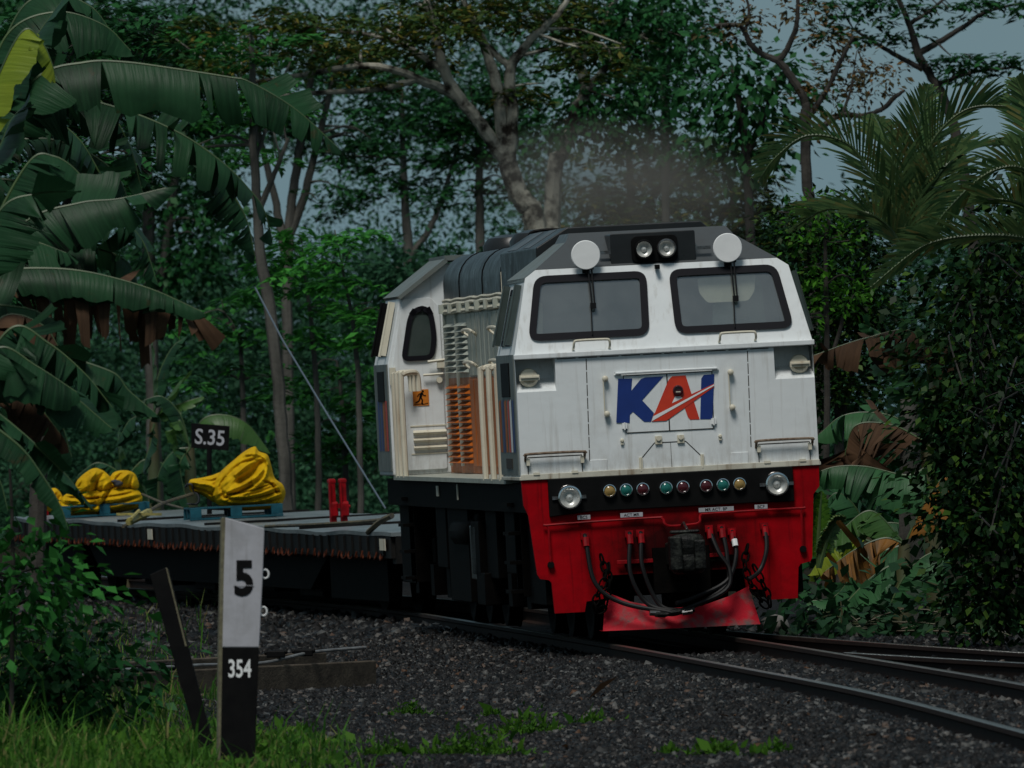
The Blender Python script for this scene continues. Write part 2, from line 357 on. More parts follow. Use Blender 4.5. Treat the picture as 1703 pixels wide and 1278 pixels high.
# turnout leaving to the right
tp = smooth_path([(-.10+.85,113.5),(1.98,102.4),(4.15,92),(6.3,85),(9.8,75),(14.4,64)], 50)
rail(np.column_stack([tp, np.full(50,.075)]), 'farthest rail of the turnout, along the foot of the banana plants', 0)
tq = smooth_path([(2.72,92.3),(3.96,88),(5.9,82),(9.3,73),(13.4,64)], 36)
rail(np.column_stack([tq, np.full(36,.07)]), 'short inner turnout rail branching off between the main track and the far rail', 0)

slm = M()
slm.loft([[(-1.0,-.11,-.2),(-1.0,.11,-.2),(-1.0,.09,0),(-1.0,-.09,0)],[(1.0,-.11,-.2),(1.0,.11,-.2),(1.0,.09,0),(1.0,-.09,0)]])
cm = M()
for sx in (-.55,.55):
    for e in (-.1,.1):
        cm.tube([(sx+e,-.07,.0),(sx+e,-.05,.05),(sx+e*.7,0,.055),(sx+e,.05,.05),(sx+e,.07,0)], .011, 6)
sl0 = None
for k, d in enumerate(np.arange(62, 99, .62)):
    if sl0 is None:
        sl = slm.build('sleeper', MAT['sleeper'], None, bevel=.01); c_ = cm.build('rail_clip', MAT['rail'], sl); sl0 = sl
    else: sl = dup(sl0)
    s = float((cl(d+.1)-cl(d-.1))/.2)
    sl.location = (float(cl(d)), d, .028-.163); sl.rotation_euler = (0, -CANT, -math.atan(s))
    tag(sl, 'concrete sleeper with spring clips, in the row under the two main rails', 'sleeper', 'sleepers under the main track')

# loose crushed stones
def stones(name, n, tr, yr, size, m):
    t = RNG.uniform(*tr, n); d = RNG.uniform(*yr, n)
    x = cl(d)+t; px = CX+x/d*FPX; k = (px > -60) & (px < 1760); t, d, x = t[k], d[k], x[k]; n = len(t)
    base = np.array([(a,b,c) for c in (-1,1) for b in (-1,1) for a in (-1,1)], float)*.5
    V = base[None]*(1+RNG.uniform(-.38,.38,(n,8,3)))
    V *= (size*np.exp(np.clip(RNG.normal(0,.36,n),-1,.75)))[:,None,None]*np.array([1.15,1,.75])*(1+RNG.uniform(-.25,.25,(n,1,3)))
    q = RNG.normal(0,1,(n,4)); q /= np.linalg.norm(q,axis=1)[:,None]; a,b,c,e = q.T
    R = np.stack([np.stack([1-2*(c*c+e*e),2*(b*c-a*e),2*(b*e+a*c)],-1),np.stack([2*(b*c+a*e),1-2*(b*b+e*e),2*(c*e-a*b)],-1),np.stack([2*(b*e-a*c),2*(c*e+a*b),1-2*(b*b+c*c)],-1)],1)
    V = np.einsum('nij,nkj->nki', R, V)+np.stack([x,d,gz(t)+RNG.uniform(-.005,.03,n)],-1)[:,None,:]
    F = np.array([(0,2,3,1),(4,5,7,6),(0,1,5,4),(1,3,7,5),(3,2,6,7),(2,0,4,6)])
    return tag(np_mesh(name, V.reshape(-1,3), (F[None]+8*np.arange(n)[:,None,None]).reshape(-1,4), m), 'dark grey crushed stone ballast spread beside and between the rails', 'ballast', kind='stuff')
def stonemat():
    m, t, p, o = nodes('ballast_stone'); g = t.nodes.new('ShaderNodeNewGeometry')
    c = ramp(t, g.outputs['Random Per Island'], [(0,(.003,.003,.003)),(.5,(.009,.0085,.0085)),(.85,(.024,.024,.0235)),(.96,(.10,.10,.095)),(1,(.07,.035,.018))])
    t.links.new(c, p.inputs['Base Color']); p.inputs['Roughness'].default_value = .5; p.inputs['Specular IOR Level'].default_value = .16; return m
ST = stonemat()
stones('ballast_stones', 210000, (-5.6,-.66), (64,112), .0245, ST)
stones('ballast_stones', 26000, (-4.2,-.66), (112,146), .045, ST)
stones('ballast_stones', 26000, (-.46,.46), (64,99), .031, ST)
stones('ballast_stones', 40000, (.64,6.5), (64,112), .033, ST)

# ---------------------------------------------------------------- leaf and plant generators
def quads_from(pos, axis, up, ln, wd):
    """kite leaves: pos base, axis direction, up normal"""
    side = np.cross(axis, up); side /= np.linalg.norm(side,axis=1)[:,None]+1e-9
    nrm = np.cross(side, axis)
    a = pos; b = pos+axis*(ln*.45)[:,None]+side*(wd*.5)[:,None]+nrm*(wd*.14)[:,None]
    c = pos+axis*ln[:,None]; d = pos+axis*(ln*.45)[:,None]-side*(wd*.5)[:,None]+nrm*(wd*.14)[:,None]
    V = np.stack([a,b,c,d],1).reshape(-1,3); F = np.arange(len(V)).reshape(-1,4)
    return V, F
def unit(v): return v/(np.linalg.norm(v,axis=-1,keepdims=True)+1e-9)
def crown_leaves(blobs, style, leaf, lai):
    """blobs: world ellipsoids (c, r). styles: pinnate (feathery sprays), broad (big single leaves), tuft (clumped)"""
    Vs = []
    for c, r in blobs:
        c = np.array(c); r = np.array(r)
        area = math.pi*r[0]*r[2]
        n = max(30, int(area*lai/(leaf*leaf*.3)))
        n = min(n, 26000)
        nc = max(4, int(n/ (46 if style == 'pinnate' else 30)))
        q = unit(RNG.normal(0,1,(nc,3)))*(RNG.uniform(.25,1,nc)**.45)[:,None]
        cc = c+q*r*(1+.25*RNG.normal(0,1,(nc,1)))
        if style == 'pinnate':
            k = 46; az = RNG.uniform(0,2*math.pi,(nc,1)); 
            ax = np.concatenate([np.cos(az),np.sin(az),RNG.uniform(-.35,.25,(nc,1))],1); L = RNG.uniform(2.2,3.6,nc)*leaf
            s = RNG.uniform(-1,1,(nc,k)); 
            side = np.cross(ax, np.array((0,0,1.)))
            sgn = np.sign(RNG.uniform(-1,1,(nc,k)))
            lat = RNG.uniform(.0,1.3,(nc,k))*leaf*(1-.5*np.abs(s))
            p = cc[:,None]+ax[:,None]*(s*L[:,None])[...,None]+side[:,None]*(sgn*lat)[...,None]
            p[...,2] += -.22*(s*s)*L[:,None]-.3*lat+RNG.normal(0,.12*leaf,(nc,k))
            a = side[:,None]*sgn[...,None]+ax[:,None]*.5+RNG.normal(0,.25,(nc,k,3))
            a[...,2] -= .25
            up = np.array((0,0,1.))+RNG.normal(0,.3,(nc,k,3))
            asp = .42
        else:
            k = 30; sp = leaf*(2.3 if style == 'broad' else 1.7)
            p = cc[:,None]+RNG.normal(0,1,(nc,k,3))*sp*np.array((1,1,.6))
            a = (p-cc[:,None])+RNG.normal(0,.5*sp,(nc,k,3)); a[...,2] -= (.9 if style == 'broad' else .3)*sp
            up = np.array((0,0,1.))+RNG.normal(0,.45,(nc,k,3))
            asp = .62 if style == 'broad' else .5
        p = p.reshape(-1,3); a = unit(a.reshape(-1,3)); up = unit(up.reshape(-1,3))
        ln = leaf*RNG.uniform(.65,1.3,len(p))
        Vs.append(quads_from(p, a, up, ln, ln*asp)[0])
    V = np.concatenate(Vs); return V, np.arange(len(V)).reshape(-1,4)
def pxblob(b, d):
    px, py, rx, ry = b[:4]; dd_ = d+(b[4] if len(b) > 4 else 0); s = FPX/dd_
    return at(px, py, dd_), (rx/s, max(rx,ry)/s*.8, ry/s)
def wood(m, path, d, jit=.0):
    """path rows (px, py, radius px[, depth offset])"""
    P = np.array([[*at(p[0],p[1],d+(p[3] if len(p) > 3 else 0)), p[2]*d/FPX] for p in path])
    n = max(6, len(P)*5); Q = smooth_path(P, n)
    if jit: Q[1:-1,:3] += RNG.normal(0,jit,(n-2,3))*Q[1:-1,3:4]
    m.tube(Q[:,:3], np.maximum(Q[:,3],.006), 8)
    return Q
def tree(name, label, cat, d, limbs, blobs, style, leaf, lai, green, bark, group=None, twigs=True):
    base = at(limbs[0][0][0], limbs[0][0][1], d); base.z = -.25
    root = empty(name, base); tag(root, label, cat, group)
    lai = lai*(1.35 if name in ('sparse_tree','flat_topped_tree') else 2.3 if name not in ('shrub','bush') else 1.8)
    m = M(); pts = []
    for L in limbs: pts.append(wood(m, L, d, .09))
    pts = np.concatenate(pts)
    B = [pxblob(b, d) for b in blobs]
    if twigs:
        for c, r in B:
            for k in range(3 if max(r) > .4 else 2):
                q = unit(RNG.normal(0,1,3)); e = np.array(c)+q*np.array(r)*.75
                dist = np.linalg.norm(pts[:,:3]-e,axis=1)+ (pts[:,2] > e[2]+.2)*1.5; i = int(np.argmin(dist)); s0 = pts[i]
                mid = (s0[:3]+e)/2+RNG.normal(0,.12,3)*dist[i]; mid[2] += .12*dist[i]
                r0 = min(s0[3]*.5,.02+.006*dist[i])
                m.tube(smooth_path([s0[:3],mid,e],8), np.linspace(r0,.008,8), 5, False)
    m.v = [(x-base.x,y-base.y,z-base.z) for x,y,z in m.v]
    m.build('trunk', MAT[bark], root, smooth=True, recalc=False)
    V, F = crown_leaves(B, style, leaf, lai); np_mesh('crown', V-np.array(base), F, GREENS[green], root)
    return root

def banana_leaf(parent, origin, P, W, droopL=50, droopR=50, torn=.6, gname='banana', rib=True, ribr=.016, dead=None, fold=0):
    """a banana leaf on midrib points P (world). Two blade halves hang from the midrib by the droop angles; tears split them"""
    n = 60; Q = smooth_path([list(p) for p in P], n); T = unit(np.gradient(Q,axis=0))
    seg = np.linalg.norm(np.diff(Q,axis=0),axis=1); S = np.concatenate([[0],np.cumsum(seg)]); Ltot = S[-1]; u = S/Ltot
    z = np.array((0,0,1.)); A = np.cross(T, z); bad = np.linalg.norm(A,axis=1) < .15; A[bad] = (0,-1,0); A = unit(A)
    Up = unit(np.cross(A, T)); 
    def width(x): return W*np.clip(np.sin(np.pi*np.clip(x,0,1)**.75)**.55,0,1)*(1-.15*x)
    Vs, Fs, UV = [], [], []; off = 0
    for sgn, dr in ((1,droopL),(-1,droopR)):
        x = .06
        while x < .995:
            ln = min(RNG.uniform(.018,.075) if RNG.random() < torn else RNG.uniform(.10,.26), .995-x)
            xs = np.linspace(x, x+ln, max(3,int(ln*40)+2)); k = len(xs)
            jd = RNG.normal(0,15)*torn+dr-(RNG.uniform(40,95) if RNG.random() < .13*torn else 0); wob = RNG.uniform(0,6,2); sh = RNG.normal(0,.12)*torn; sw = 1+RNG.normal(0,.12)*torn; gap = RNG.uniform(0,.012)*torn/.6
            idx = np.interp(xs, u, np.arange(n)); f = idx.astype(int).clip(0,n-2); fr = (idx-f)[:,None]
            C = Q[f]*(1-fr)+Q[f+1]*fr; Tt = unit(T[f]*(1-fr)+T[f+1]*fr); Aa = unit(A[f]*(1-fr)+A[f+1]*fr); Uu = unit(Up[f]*(1-fr)+Up[f+1]*fr)
            rows = []
            for j, v in enumerate((0,.34,.68,1.0)):
                ang = math.radians(jd*(.55+.5*v))
                w_ = width(xs)*sw*(1 if v < 1 else RNG.uniform(.92,1.03,k))
                C = C+Uu*(.05*W*v*v*np.sin(xs*Ltot/W*5+wob[0]+v*wob[1]))[:,None]
                rows.append(C+(Aa*sgn*math.cos(ang)-Uu*math.sin(ang))*(w_*v)[:,None]+Tt*((sh+.22)*v*W)+Tt*(gap*v*Ltot*np.linspace(1,-1,k)[:,None]))
            V = np.stack(rows,0); Vs.append(V.reshape(-1,3))
            i = (np.arange(3)[:,None]*k+np.arange(k-1)[None,:]).ravel()+off
            Fq = np.stack([i,i+1,i+k+1,i+k],1); Fs.append(Fq)
            uu = np.broadcast_to(xs*Ltot,(4,k)).ravel(); vv = np.repeat(np.array((0,.34,.68,1))*W,k)
            UV.append(np.stack([uu,vv],1)); off += 4*k; x += ln
    V = np.concatenate(Vs); F = np.concatenate(Fs); U = np.concatenate(UV)
    o = np_mesh('leaf', V-np.array(origin), F, GREENS[gname], parent, uv=U[F.ravel()], smooth=True)
    if rib:
        m = M(); r = np.linspace(ribr,ribr*.3,n); m.tube(Q-np.array(origin)-Up*.004, r, 6); m.build('midrib', MAT['midrib'], o, smooth=True, recalc=False)
    return o
def L(d, *pts, dz=0):
    """midrib drawn in frame positions at distance d; optional third value = depth change"""
    return [at(p[0],p[1],d+(p[2] if len(p) > 2 else 0)) for p in pts]
def frond(parent, origin, P, ln, n=70, droop=.5, gname='palm', spread=1.0, wd=.028):
    Q = smooth_path([list(p) for p in P], n); T = unit(np.gradient(Q,axis=0))
    side = unit(np.cross(T, np.array((0,.35,1.)))); V = []
    for sgn in (1,-1):
        for i in range(int(n*.12), n):
            x = i/n; l = ln*(math.sin(math.pi*min(1,(x*.9+.12)))**.6)*RNG.uniform(.85,1.1)
            a = unit(side[i]*sgn*spread+T[i]*(.55+.5*x)+np.array((0,0,.25))+RNG.normal(0,.06,3))
            p0 = Q[i]; p1 = p0+a*l*.45; p2 = p1+unit(a+np.array((0,0,-droop)))*l*.35; p3 = p2+unit(a+np.array((0,0,-2.2*droop)))*l*.2
            nr = unit(np.cross(a, np.array((.2,1,.3))))*wd
            V += [p0-nr*.5,p0+nr*.5,p1+nr,p1-nr, p1-nr,p1+nr,p2+nr*.7,p2-nr*.7, p2-nr*.7,p2+nr*.7,p3+nr*.08,p3-nr*.08]
    V = np.array(V)-np.array(origin)
    o = np_mesh('frond', V, np.arange(len(V)).reshape(-1,4), GREENS[gname], parent)
    m = M(); m.tube(Q-np.array(origin), np.linspace(.03,.008,n), 6); m.build('rachis', MAT['midrib'], o, smooth=True, recalc=False)
    return o
def text_mesh(s, size, bold=0, sx=1.0, shear=0):
    c = bpy.data.curves.new('t','FONT'); c.body = s; c.size = size; c.offset = bold; c.shear = shear; c.align_x = 'CENTER'; c.align_y = 'CENTER'; c.resolution_u = 4
    o = bpy.data.objects.new('t', c); COL.objects.link(o)
    me = bpy.data.meshes.new_from_object(o.evaluated_get(bpy.context.evaluated_depsgraph_get()))
    bpy.data.objects.remove(o); bpy.data.curves.remove(c)
    V = np.array([v.co[:] for v in me.vertices]); F = [tuple(p.vertices) for p in me.polygons]; bpy.data.meshes.remove(me)
    c_ = (V.max(0)+V.min(0))/2; V = V-c_
    return V*np.array((sx,1,1)), F
def letters(name, s, size, m, parent, loc, bold=0, sx=1.0, rot=None):
    """flat lettering facing the local -y side"""
    V, F = text_mesh(s, size, bold, sx); k = M(); R = rot or Matrix.Identity(3)
    k.add([R @ Vector((x,0,y))+Vector(loc) for x,y,z in V], F); return k.build(name, m, parent, recalc=False)
# ---------------------------------------------------------------- locomotive
LO = empty('locomotive', (1.47,100,.037), (0,-CANT,.0998))
tag(LO, 'white diesel locomotive with red pilot, orange band and large front logo heading the train', 'locomotive')
def part(m, name, mt, parent=LO, **k): return m.build(name, MAT[mt], parent, **k)
def rrect(x0,x1,z0,z1,r,n=6,k=None):
    out = []
    for cx,cz,a0 in ((x1-r,z1-r,0),(x0+r,z1-r,90),(x0+r,z0+r,180),(x1-r,z0+r,270)):
        for i in range(n+1):
            a = math.radians(a0+90*i/n); out.append((cx+r*math.cos(a), cz+r*math.sin(a)))
    return out
def rquad(c, r, n=6):
    """quad corners (counterclockwise) with rounded corners"""
    out = []; k = len(c)
    for i in range(k):
        p, a, b = Vector(c[i]), Vector(c[i-1]), Vector(c[(i+1)%k])
        p0 = p+(a-p).normalized()*r; p1 = p+(b-p).normalized()*r
        for j in range(n+1):
            t = j/n; out.append(tuple(p0*(1-t)**2+p*2*t*(1-t)+p1*t*t))
    return out
def holed(outer, holes, fn):
    """flat panel with openings; fn maps (x,z) to 3d"""
    bm = bmesh.new(); es = []
    for loop in [outer]+holes:
        vs = [bm.verts.new(fn(*p)) for p in loop]
        es += [bm.edges.new((vs[i], vs[(i+1)%len(vs)])) for i in range(len(vs))]
    bmesh.ops.triangle_fill(bm, use_beauty=True, use_dissolve=False, edges=es)
    bm.verts.index_update(); r = [v.co[:] for v in bm.verts], [tuple(v.index for v in f.verts) for f in bm.faces]; bm.free(); return r
def ring(m, outer, inner, fn, d):
    """frame between two loops of equal length, d thick along -y"""
    n = len(outer); o = [fn(*p) for p in outer]; i = [fn(*p) for p in inner]
    f = [tuple(Vector(p)-Vector((0,d,0))) for p in o]; g = [tuple(Vector(p)-Vector((0,d,0))) for p in i]
    m.add(o+i+f+g, [q for a in range(n) for q in ((2*n+a,2*n+(a+1)%n,3*n+(a+1)%n,3*n+a),(a,(a+1)%n,2*n+(a+1)%n,2*n+a),(n+a,3*n+a,3*n+(a+1)%n,n+(a+1)%n))])
    return m
def inset(loop, d):
    c = Vector((sum(p[0] for p in loop)/len(loop), sum(p[1] for p in loop)/len(loop)))
    n = len(loop); out = []
    for i in range(n):
        a, b = Vector(loop[i-1]), Vector(loop[(i+1)%n]); t = (b-a).normalized(); nn = Vector((-t.y, t.x))
        if nn.dot(c-Vector(loop[i])) < 0: nn = -nn
        out.append(tuple(Vector(loop[i])+nn*d))
    return out
WY = lambda z: .03+(z-2.58)*(.24/.736)                     # windscreen slope
wsf = lambda x,z: (x, WY(z), z)
RS = [(1.17,3.25),(1.075,3.316),(.75,3.55),(.70,3.63)]
# front cab shell: nose with step pockets, sides, back
m = M()
nose = [(-1.32,1.475),(1.32,1.475),(1.32,2.245),(.97,2.245),(.97,2.53),(-.97,2.53),(-.97,2.245),(-1.32,2.245)]
m.add(*holed(nose, [], lambda x,z:(x,0,z)))
for s in (-1,1):                                            # pocket: back, sloping shelf, inner cheek
    m.add([(s*.97,0,2.245),(s*1.32,0,2.245),(s*1.32,.20,2.36),(s*.97,.20,2.36),(s*.97,.27,2.53),(s*1.32,.27,2.53),(s*.97,0,2.53)],
          [(0,1,2,3),(3,2,5,4),(0,3,4,6)])
    m.add([(s*1.32,0,1.475),(s*1.32,1.6,1.475),(s*1.32,1.6,2.58),(s*1.32,.03,2.58),(s*1.32,0,2.245),(s*1.32,.03,2.53)], [(0,1,2,3,5,4)])
    m.add([(s*1.32,.03,2.58),(s*1.32,1.6,2.58),(s*1.165,1.6,3.25),(s*1.17,WY(3.25),3.25)], [(0,1,2,3)])
m.add([(-1.32,0,1.475),(1.32,0,1.475),(1.32,1.6,1.475),(-1.32,1.6,1.475)], [(0,1,2,3)])
m.add([(x,1.6,z) for x,z in [(-1.32,1.475),(1.32,1.475),(1.32,2.58),(1.165,3.25),(.74,3.55),(-.74,3.55),(-1.165,3.25),(-1.32,2.58)]], [tuple(range(8))])
WL = [(-1.135,2.735),(-.135,2.735),(-.115,3.255),(-1.065,3.255)]
WIN = [rquad([(-1.19,2.69),(-.115,2.69),(-.095,3.262),(-1.088,3.262)],.11), rquad([(.118,2.69),(1.17,2.69),(1.062,3.262),(.103,3.262)],.11)]
hol = [inset(wl,.035) for wl in WIN]
m.add(*holed([(-1.32,2.58),(1.32,2.58),(1.17,3.25),(1.075,3.316),(-1.075,3.316),(-1.17,3.25)], hol, wsf))
CAB = part(m, 'front_cab', 'white', recalc=False)
m = M(); m.box((0,.005,2.556),(2.665,.075,.048)); part(m,'window_ledge','white',CAB,bevel=.008)
m = M(); m.box((0,.8,1.487),(2.672,1.62,.03)); m.box((0,-.012,1.497),(2.65,.02,.05)); part(m,'sill_strip','sillwhite',CAB,bevel=.004)
# grey roof of the cab
m = M()
m.add([(-1.075,.27,3.318),(1.075,.27,3.318),(.75,.68,3.55),(-.75,.68,3.55),(.70,.82,3.63),(-.70,.82,3.63),(.70,1.62,3.63),(-.70,1.62,3.63),(.75,1.62,3.55),(-.75,1.62,3.55)],
      [(0,1,2,3),(3,2,4,5),(5,4,6,7),(2,8,6,4),(3,5,7,9)])
part(m,'cab_roof','grey',recalc=False)
for s in (-1,1):
    m = M(); m.add([(s*1.075,.268,3.3175),(s*1.175,WY(3.25)-.004,3.25),(s*1.19,1.66,3.245),(s*.752,1.66,3.55),(s*.752,.68,3.55)], [(0,1,2,3,4)])
    m.add([(s*1.175,.24,3.25),(s*1.19,1.66,3.245),(s*1.19,1.66,3.215),(s*1.18,.24,3.215)], [(0,1,2,3)])
    part(m,'roof_chamfer','sidegrey',recalc=False)
# windows
for k, wl in enumerate(WIN):
    m = ring(M(), wl, inset(wl,.062), wsf, .022); fr = part(m,'windscreen_frame','gasket',smooth=False)
    gl = inset(wl,.04); m = M(); m.add([wsf(*p) for p in gl],[tuple(range(len(gl)))]); part(m,'windscreen_pane','glass',fr)
    x0 = (-.61,.655)[k]
    m = M(); y = lambda z: WY(z)-.05
    m.tube([(x0,y(3.30),3.30),(x0+.005,y(3.0),3.0)],.008,6); m.tube([(x0+.03,y(3.30),3.30),(x0+.03,y(2.99),2.99)],.008,6); m.box((x0+.015,y(2.98),2.975),(.05,.03,.05))
    m.tube([(x0+.0,y(2.98)+.02,2.98),(x0-.012,y(2.72)+.015,2.72)],.006,6); m.box((x0+.012,y(3.31),3.315),(.07,.05,.04))
    part(m,'wiper','rubber',fr)
# cab interior
m = M(); m.add([(-1.28,1.5,2.3),(1.28,1.5,2.3),(1.28,1.5,2.6),(1.12,1.5,3.22),(.7,1.5,3.5),(-.7,1.5,3.5),(-1.12,1.5,3.22),(-1.28,1.5,2.6)],[tuple(range(8))])
m.add([(-1.28,.1,2.62),(1.28,.1,2.62),(1.28,1.5,2.62),(-1.28,1.5,2.62)],[(0,1,2,3)])
part(m,'cab_interior','cabin',recalc=False)
m = M(); m.slab(rquad([(.36,3.17),(.88,3.19),(.86,3.03),(.80,2.95),(.44,2.95),(.37,3.04)],.03),.28,.30); part(m,'sun_blind','blind')
m = M(); m.slab(rquad([(.60,2.62),(1.02,2.62),(.99,3.12),(.88,3.2),(.80,3.05)],.05),.8,.95); m.slab(rquad([(.50,2.62),(.72,2.62),(.70,2.95),(.53,2.95)],.04),.6,.68); part(m,'driver_seat','seat')
m = M(); m.slab(rquad([(-1.15,2.62),(-1.02,2.62),(-1.0,3.02),(-1.06,3.05)],.02),.5,.6); part(m,'cab_curtain','blind')
# discs, headlights, box, camera
for s in (-1,1):
    m = M(); m.lathe((s*.63,.19,3.425),(0,-1,0),[(.128,0),(.13,.012),(.124,.022)],32); dsc = part(m,'signal_disc','whiteclean',smooth=True)
    m = M(); m.lathe((s*.63,.30,3.425),(0,-1,0),[(.02,0),(.02,.11)],8); m.box((s*.63,.25,3.36),(.03,.03,.16)); m.box((s*.63,.24,3.30),(.06,.06,.07)); part(m,'disc_bracket','black',dsc)
m = M(); m.slab(rquad([(-.395,3.33),(.36,3.33),(.36,3.60),(-.395,3.60)],.02),.30,.78); bx = part(m,'headlight_housing','dkgrey',bevel=.006)
m = M(); m.slab(rrect(-.21,.20,3.335,3.57,.05),.275,.31); part(m,'headlight_plate','black',bx,bevel=.004)
def lamp(c, r, name='headlight', lens='lens', parent=LO, ring_m='chrome', bul=True):
    x,y,z = c
    f = r/.105
    m = M(); m.lathe(c,(0,-1,0),[(r,-.03),(r*1.04,.05*f),(r*.98,.07*f),(r*.86,.072*f),(r*.83,.052*f)],28,False); h = m.build(name, MAT[ring_m], parent, smooth=True)
    m = M()
    if bul:
        m.lathe((x,y-.056*f,z),(0,-1,0),[(r*.85,.0),(r*.74,-.018*f),(r*.55,-.034*f),(r*.34,-.044*f),(r*.30,-.03*f),(r*.20,-.014*f),(r*.02,-.010*f)],28,False)
    else: m.lathe((x,y-.050*f,z),(0,-1,0),[(r*.85,.0),(r*.6,.012),(r*.25,.02)],20)
    m.build('lens', MAT[lens], h, smooth=True); return h
lamp((-.105,.26,3.45),.083,ring_m='black'); lamp((.095,.26,3.45),.083,ring_m='steel')
m = M(); m.box((-.0,.2,3.29),(.04,.08,.04)); m.lathe((0,.17,3.285),(0,-1,0),[(.012,0),(.012,.02)],8); part(m,'front_camera','black',bevel=.004)
for s in (-1,1):
    m = M(); m.box((s*.42+.0,.33,3.44),(.15,.05,.03)); m.box((s*.36,.34,3.45),(.02,.05,.05)); part(m,'roof_fitting','steel')
    m = M(); xx = -.64 if s < 0 else .655
    m.tube(smooth_path([(xx-.16,.03,2.60),(xx-.16,-.03,2.62),(xx-.155,-.05,2.66),(xx-.12,-.05,2.675),(xx+.12,-.05,2.675),(xx+.155,-.05,2.66),(xx+.16,-.03,2.62),(xx+.16,.03,2.60)],24),.011,8); part(m,'grab_handle','cream',smooth=True)
# knobs in the step pockets
for s in (-1,1):
    m = M(); m.lathe((s*1.20,.12,2.36),(0,-1,.35),[(.03,0),(.085,.02),(.085,.05),(.07,.07)],20); m.box((s*1.20,.0,2.375),(.16,.02,.012)); m.box((s*1.20,.03,2.37),(.175,.05,.05))
    part(m,'pocket_ventilator','cream',smooth=True)
# seams, doors, hinges on the nose
def seam(m, pts, w=.008, y=-.002):
    for a, b in zip(pts, pts[1:]):
        a, b = Vector(a), Vector(b); t = (b-a).normalized(); n = Vector((-t.y,t.x))*w/2
        q = [a-n,b-n,b+n,a+n]; m.add([(p.x,y,p.y) for p in q],[(0,1,2,3)])
m = M()
for a,b in (((-.693,2.52),(-.708,1.604)),((.737,2.513),(.725,1.654))):
    for k in range(8):
        A,B = Vector(a),Vector(b); seam(m,[A.lerp(B,k/8+.008),A.lerp(B,(k+1)/8-.008)])
for k in range(10): seam(m,[(-.95+.19*k,2.523),(-.95+.19*k+.165,2.523)],.007)
part(m,'panel_seam','seam',recalc=False)
m = M(); m.slab([(-.372,1.842),(.402,1.842),(.412,2.345),(-.372,2.345)],-.004,.0); nd = part(m,'nose_door','white')
m = M(); seam(m,[(-.372,2.345),(-.372,1.842),(.402,1.842),(.412,2.345),(-.372,2.345)],.008,-.0062); seam(m,[(.012,2.345),(.012,1.842)],.011,-.0062); part(m,'door_gap','seam',nd,recalc=False)
m = M(); m.tube(smooth_path([(-.40,.0,2.362),(-.385,-.025,2.37),(.40,-.025,2.37),(.418,0,2.36)],16),.012,8); part(m,'rain_strip','white',nd,smooth=True)
for x in (-.385,.405):
    m = M(); m.box((x,-.012,1.905),(.045,.018,.05)); m.tube([(x,-.024,1.87),(x,-.024,1.935)],.008,6); part(m,'hinge','whiteclean',nd)
m = M(); seam(m,[(-.258,1.52),(-.251,1.609),(-.128,1.742),(.15,1.742),(.286,1.6),(.287,1.52)],.008); seam(m,[(.015,1.742),(.015,1.52)],.004); part(m,'coupler_hatch','seam',recalc=False)
for x in (-.092,.105):
    m = M(); m.box((x,-.01,1.765),(.06,.02,.07)); m.lathe((x,-.02,1.78),(0,-1,0),[(.022,0),(.022,.015)],10); part(m,'hatch_latch','cream')
for x in (-.258,.287):
    m = M(); m.box((x,-.01,1.565),(.03,.02,.11)); m.tube([(x,-.02,1.5),(x,-.02,1.62)],.007,6); part(m,'hatch_hinge','cream')
for x,z in ((-.414,1.777),(.455,1.771)):
    m = M(); m.lathe((x,0,z),(0,-1,0),[(.014,0),(.018,.02),(.01,.03)],8); m.box((x,-.01,z-.01),(.024,.02,.05)); part(m,'nose_bolt','cream')
for x,s in ((-.537,-1),(.574,1)):
    m = M(); m.tube([(x-.02,-.045,2.325),(x-.02,-.045,2.022)],.006,6)
    for z in (2.328,2.018): m.lathe((x,.0,z),(0,-1,0),[(.020,0),(.028,.03),(.026,.055),(.012,.066)],12)
    part(m,'vertical_handrail','cream',smooth=True)
for x0,x1,z0,z1 in ((-1.275,-.755,1.513,1.70),(.77,1.265,1.51,1.712)):
    m = M(); seam(m,[(x0+.02,z1-.03),(x1-.02,z1-.03),(x1-.02,z0),(x0+.02,z0),(x0+.02,z1-.03)],.008); st = part(m,'step_panel','seam',recalc=False)
    m = M(); m.tube(smooth_path([(x0,0,z1-.06),(x0,-.05,z1-.02),(x0+.03,-.06,z1),(x1-.03,-.06,z1),(x1,-.05,z1-.02),(x1,0,z1-.06)],24),.012,8); part(m,'step_rail','rustline',st,smooth=True)
    for x in (x0+.09,x1-.09): m = M(); m.box((x,-.015,z0+.012),(.055,.03,.022)); part(m,'step_hinge','cream',st)
    for x in (x0+.02,x1-.02): m = M(); m.box((x,-.02,z1-.07),(.03,.04,.06)); part(m,'step_bracket','cream',st)
for x in (-.63,.62): m = M(); m.box((x,-.004,1.57),(.155,.008,.10)); part(m,'nameplate_backing','white',bevel=.003)
# logo
def flat(name, poly, mt, y, parent=LO):
    m = M(); m.add(*holed(poly, [], lambda x,z:(x,y,z))); 
    o = m.build(name, MAT[mt], parent, recalc=False); return o
LG = empty('company_logo'); LG.parent = LO
flat('blue_letter',[(-.42,2.322),(-.296,2.318),(-.309,2.211),(-.219,2.309),(-.181,2.321),(-.019,2.322),(-.218,2.122),(-.12,2.006),(-.15,1.929),(-.209,1.932),(-.304,2.025),(-.332,2.001),(-.338,1.929),(-.457,1.936)],'logoblue',-.008,LG)
flat('red_letter',[(-.118,1.99),(.024,2.287),(.059,2.319),(.178,2.321),(.282,1.928),(.198,1.93),(.18,1.952),(.154,2.037),(.011,1.942),(-.015,1.931)],'logored',-.008,LG)
flat('blue_letter',[(.315,2.286),(.34,2.317),(.433,2.32),(.395,1.924),(.287,1.929)],'logoblue',-.0075,LG)
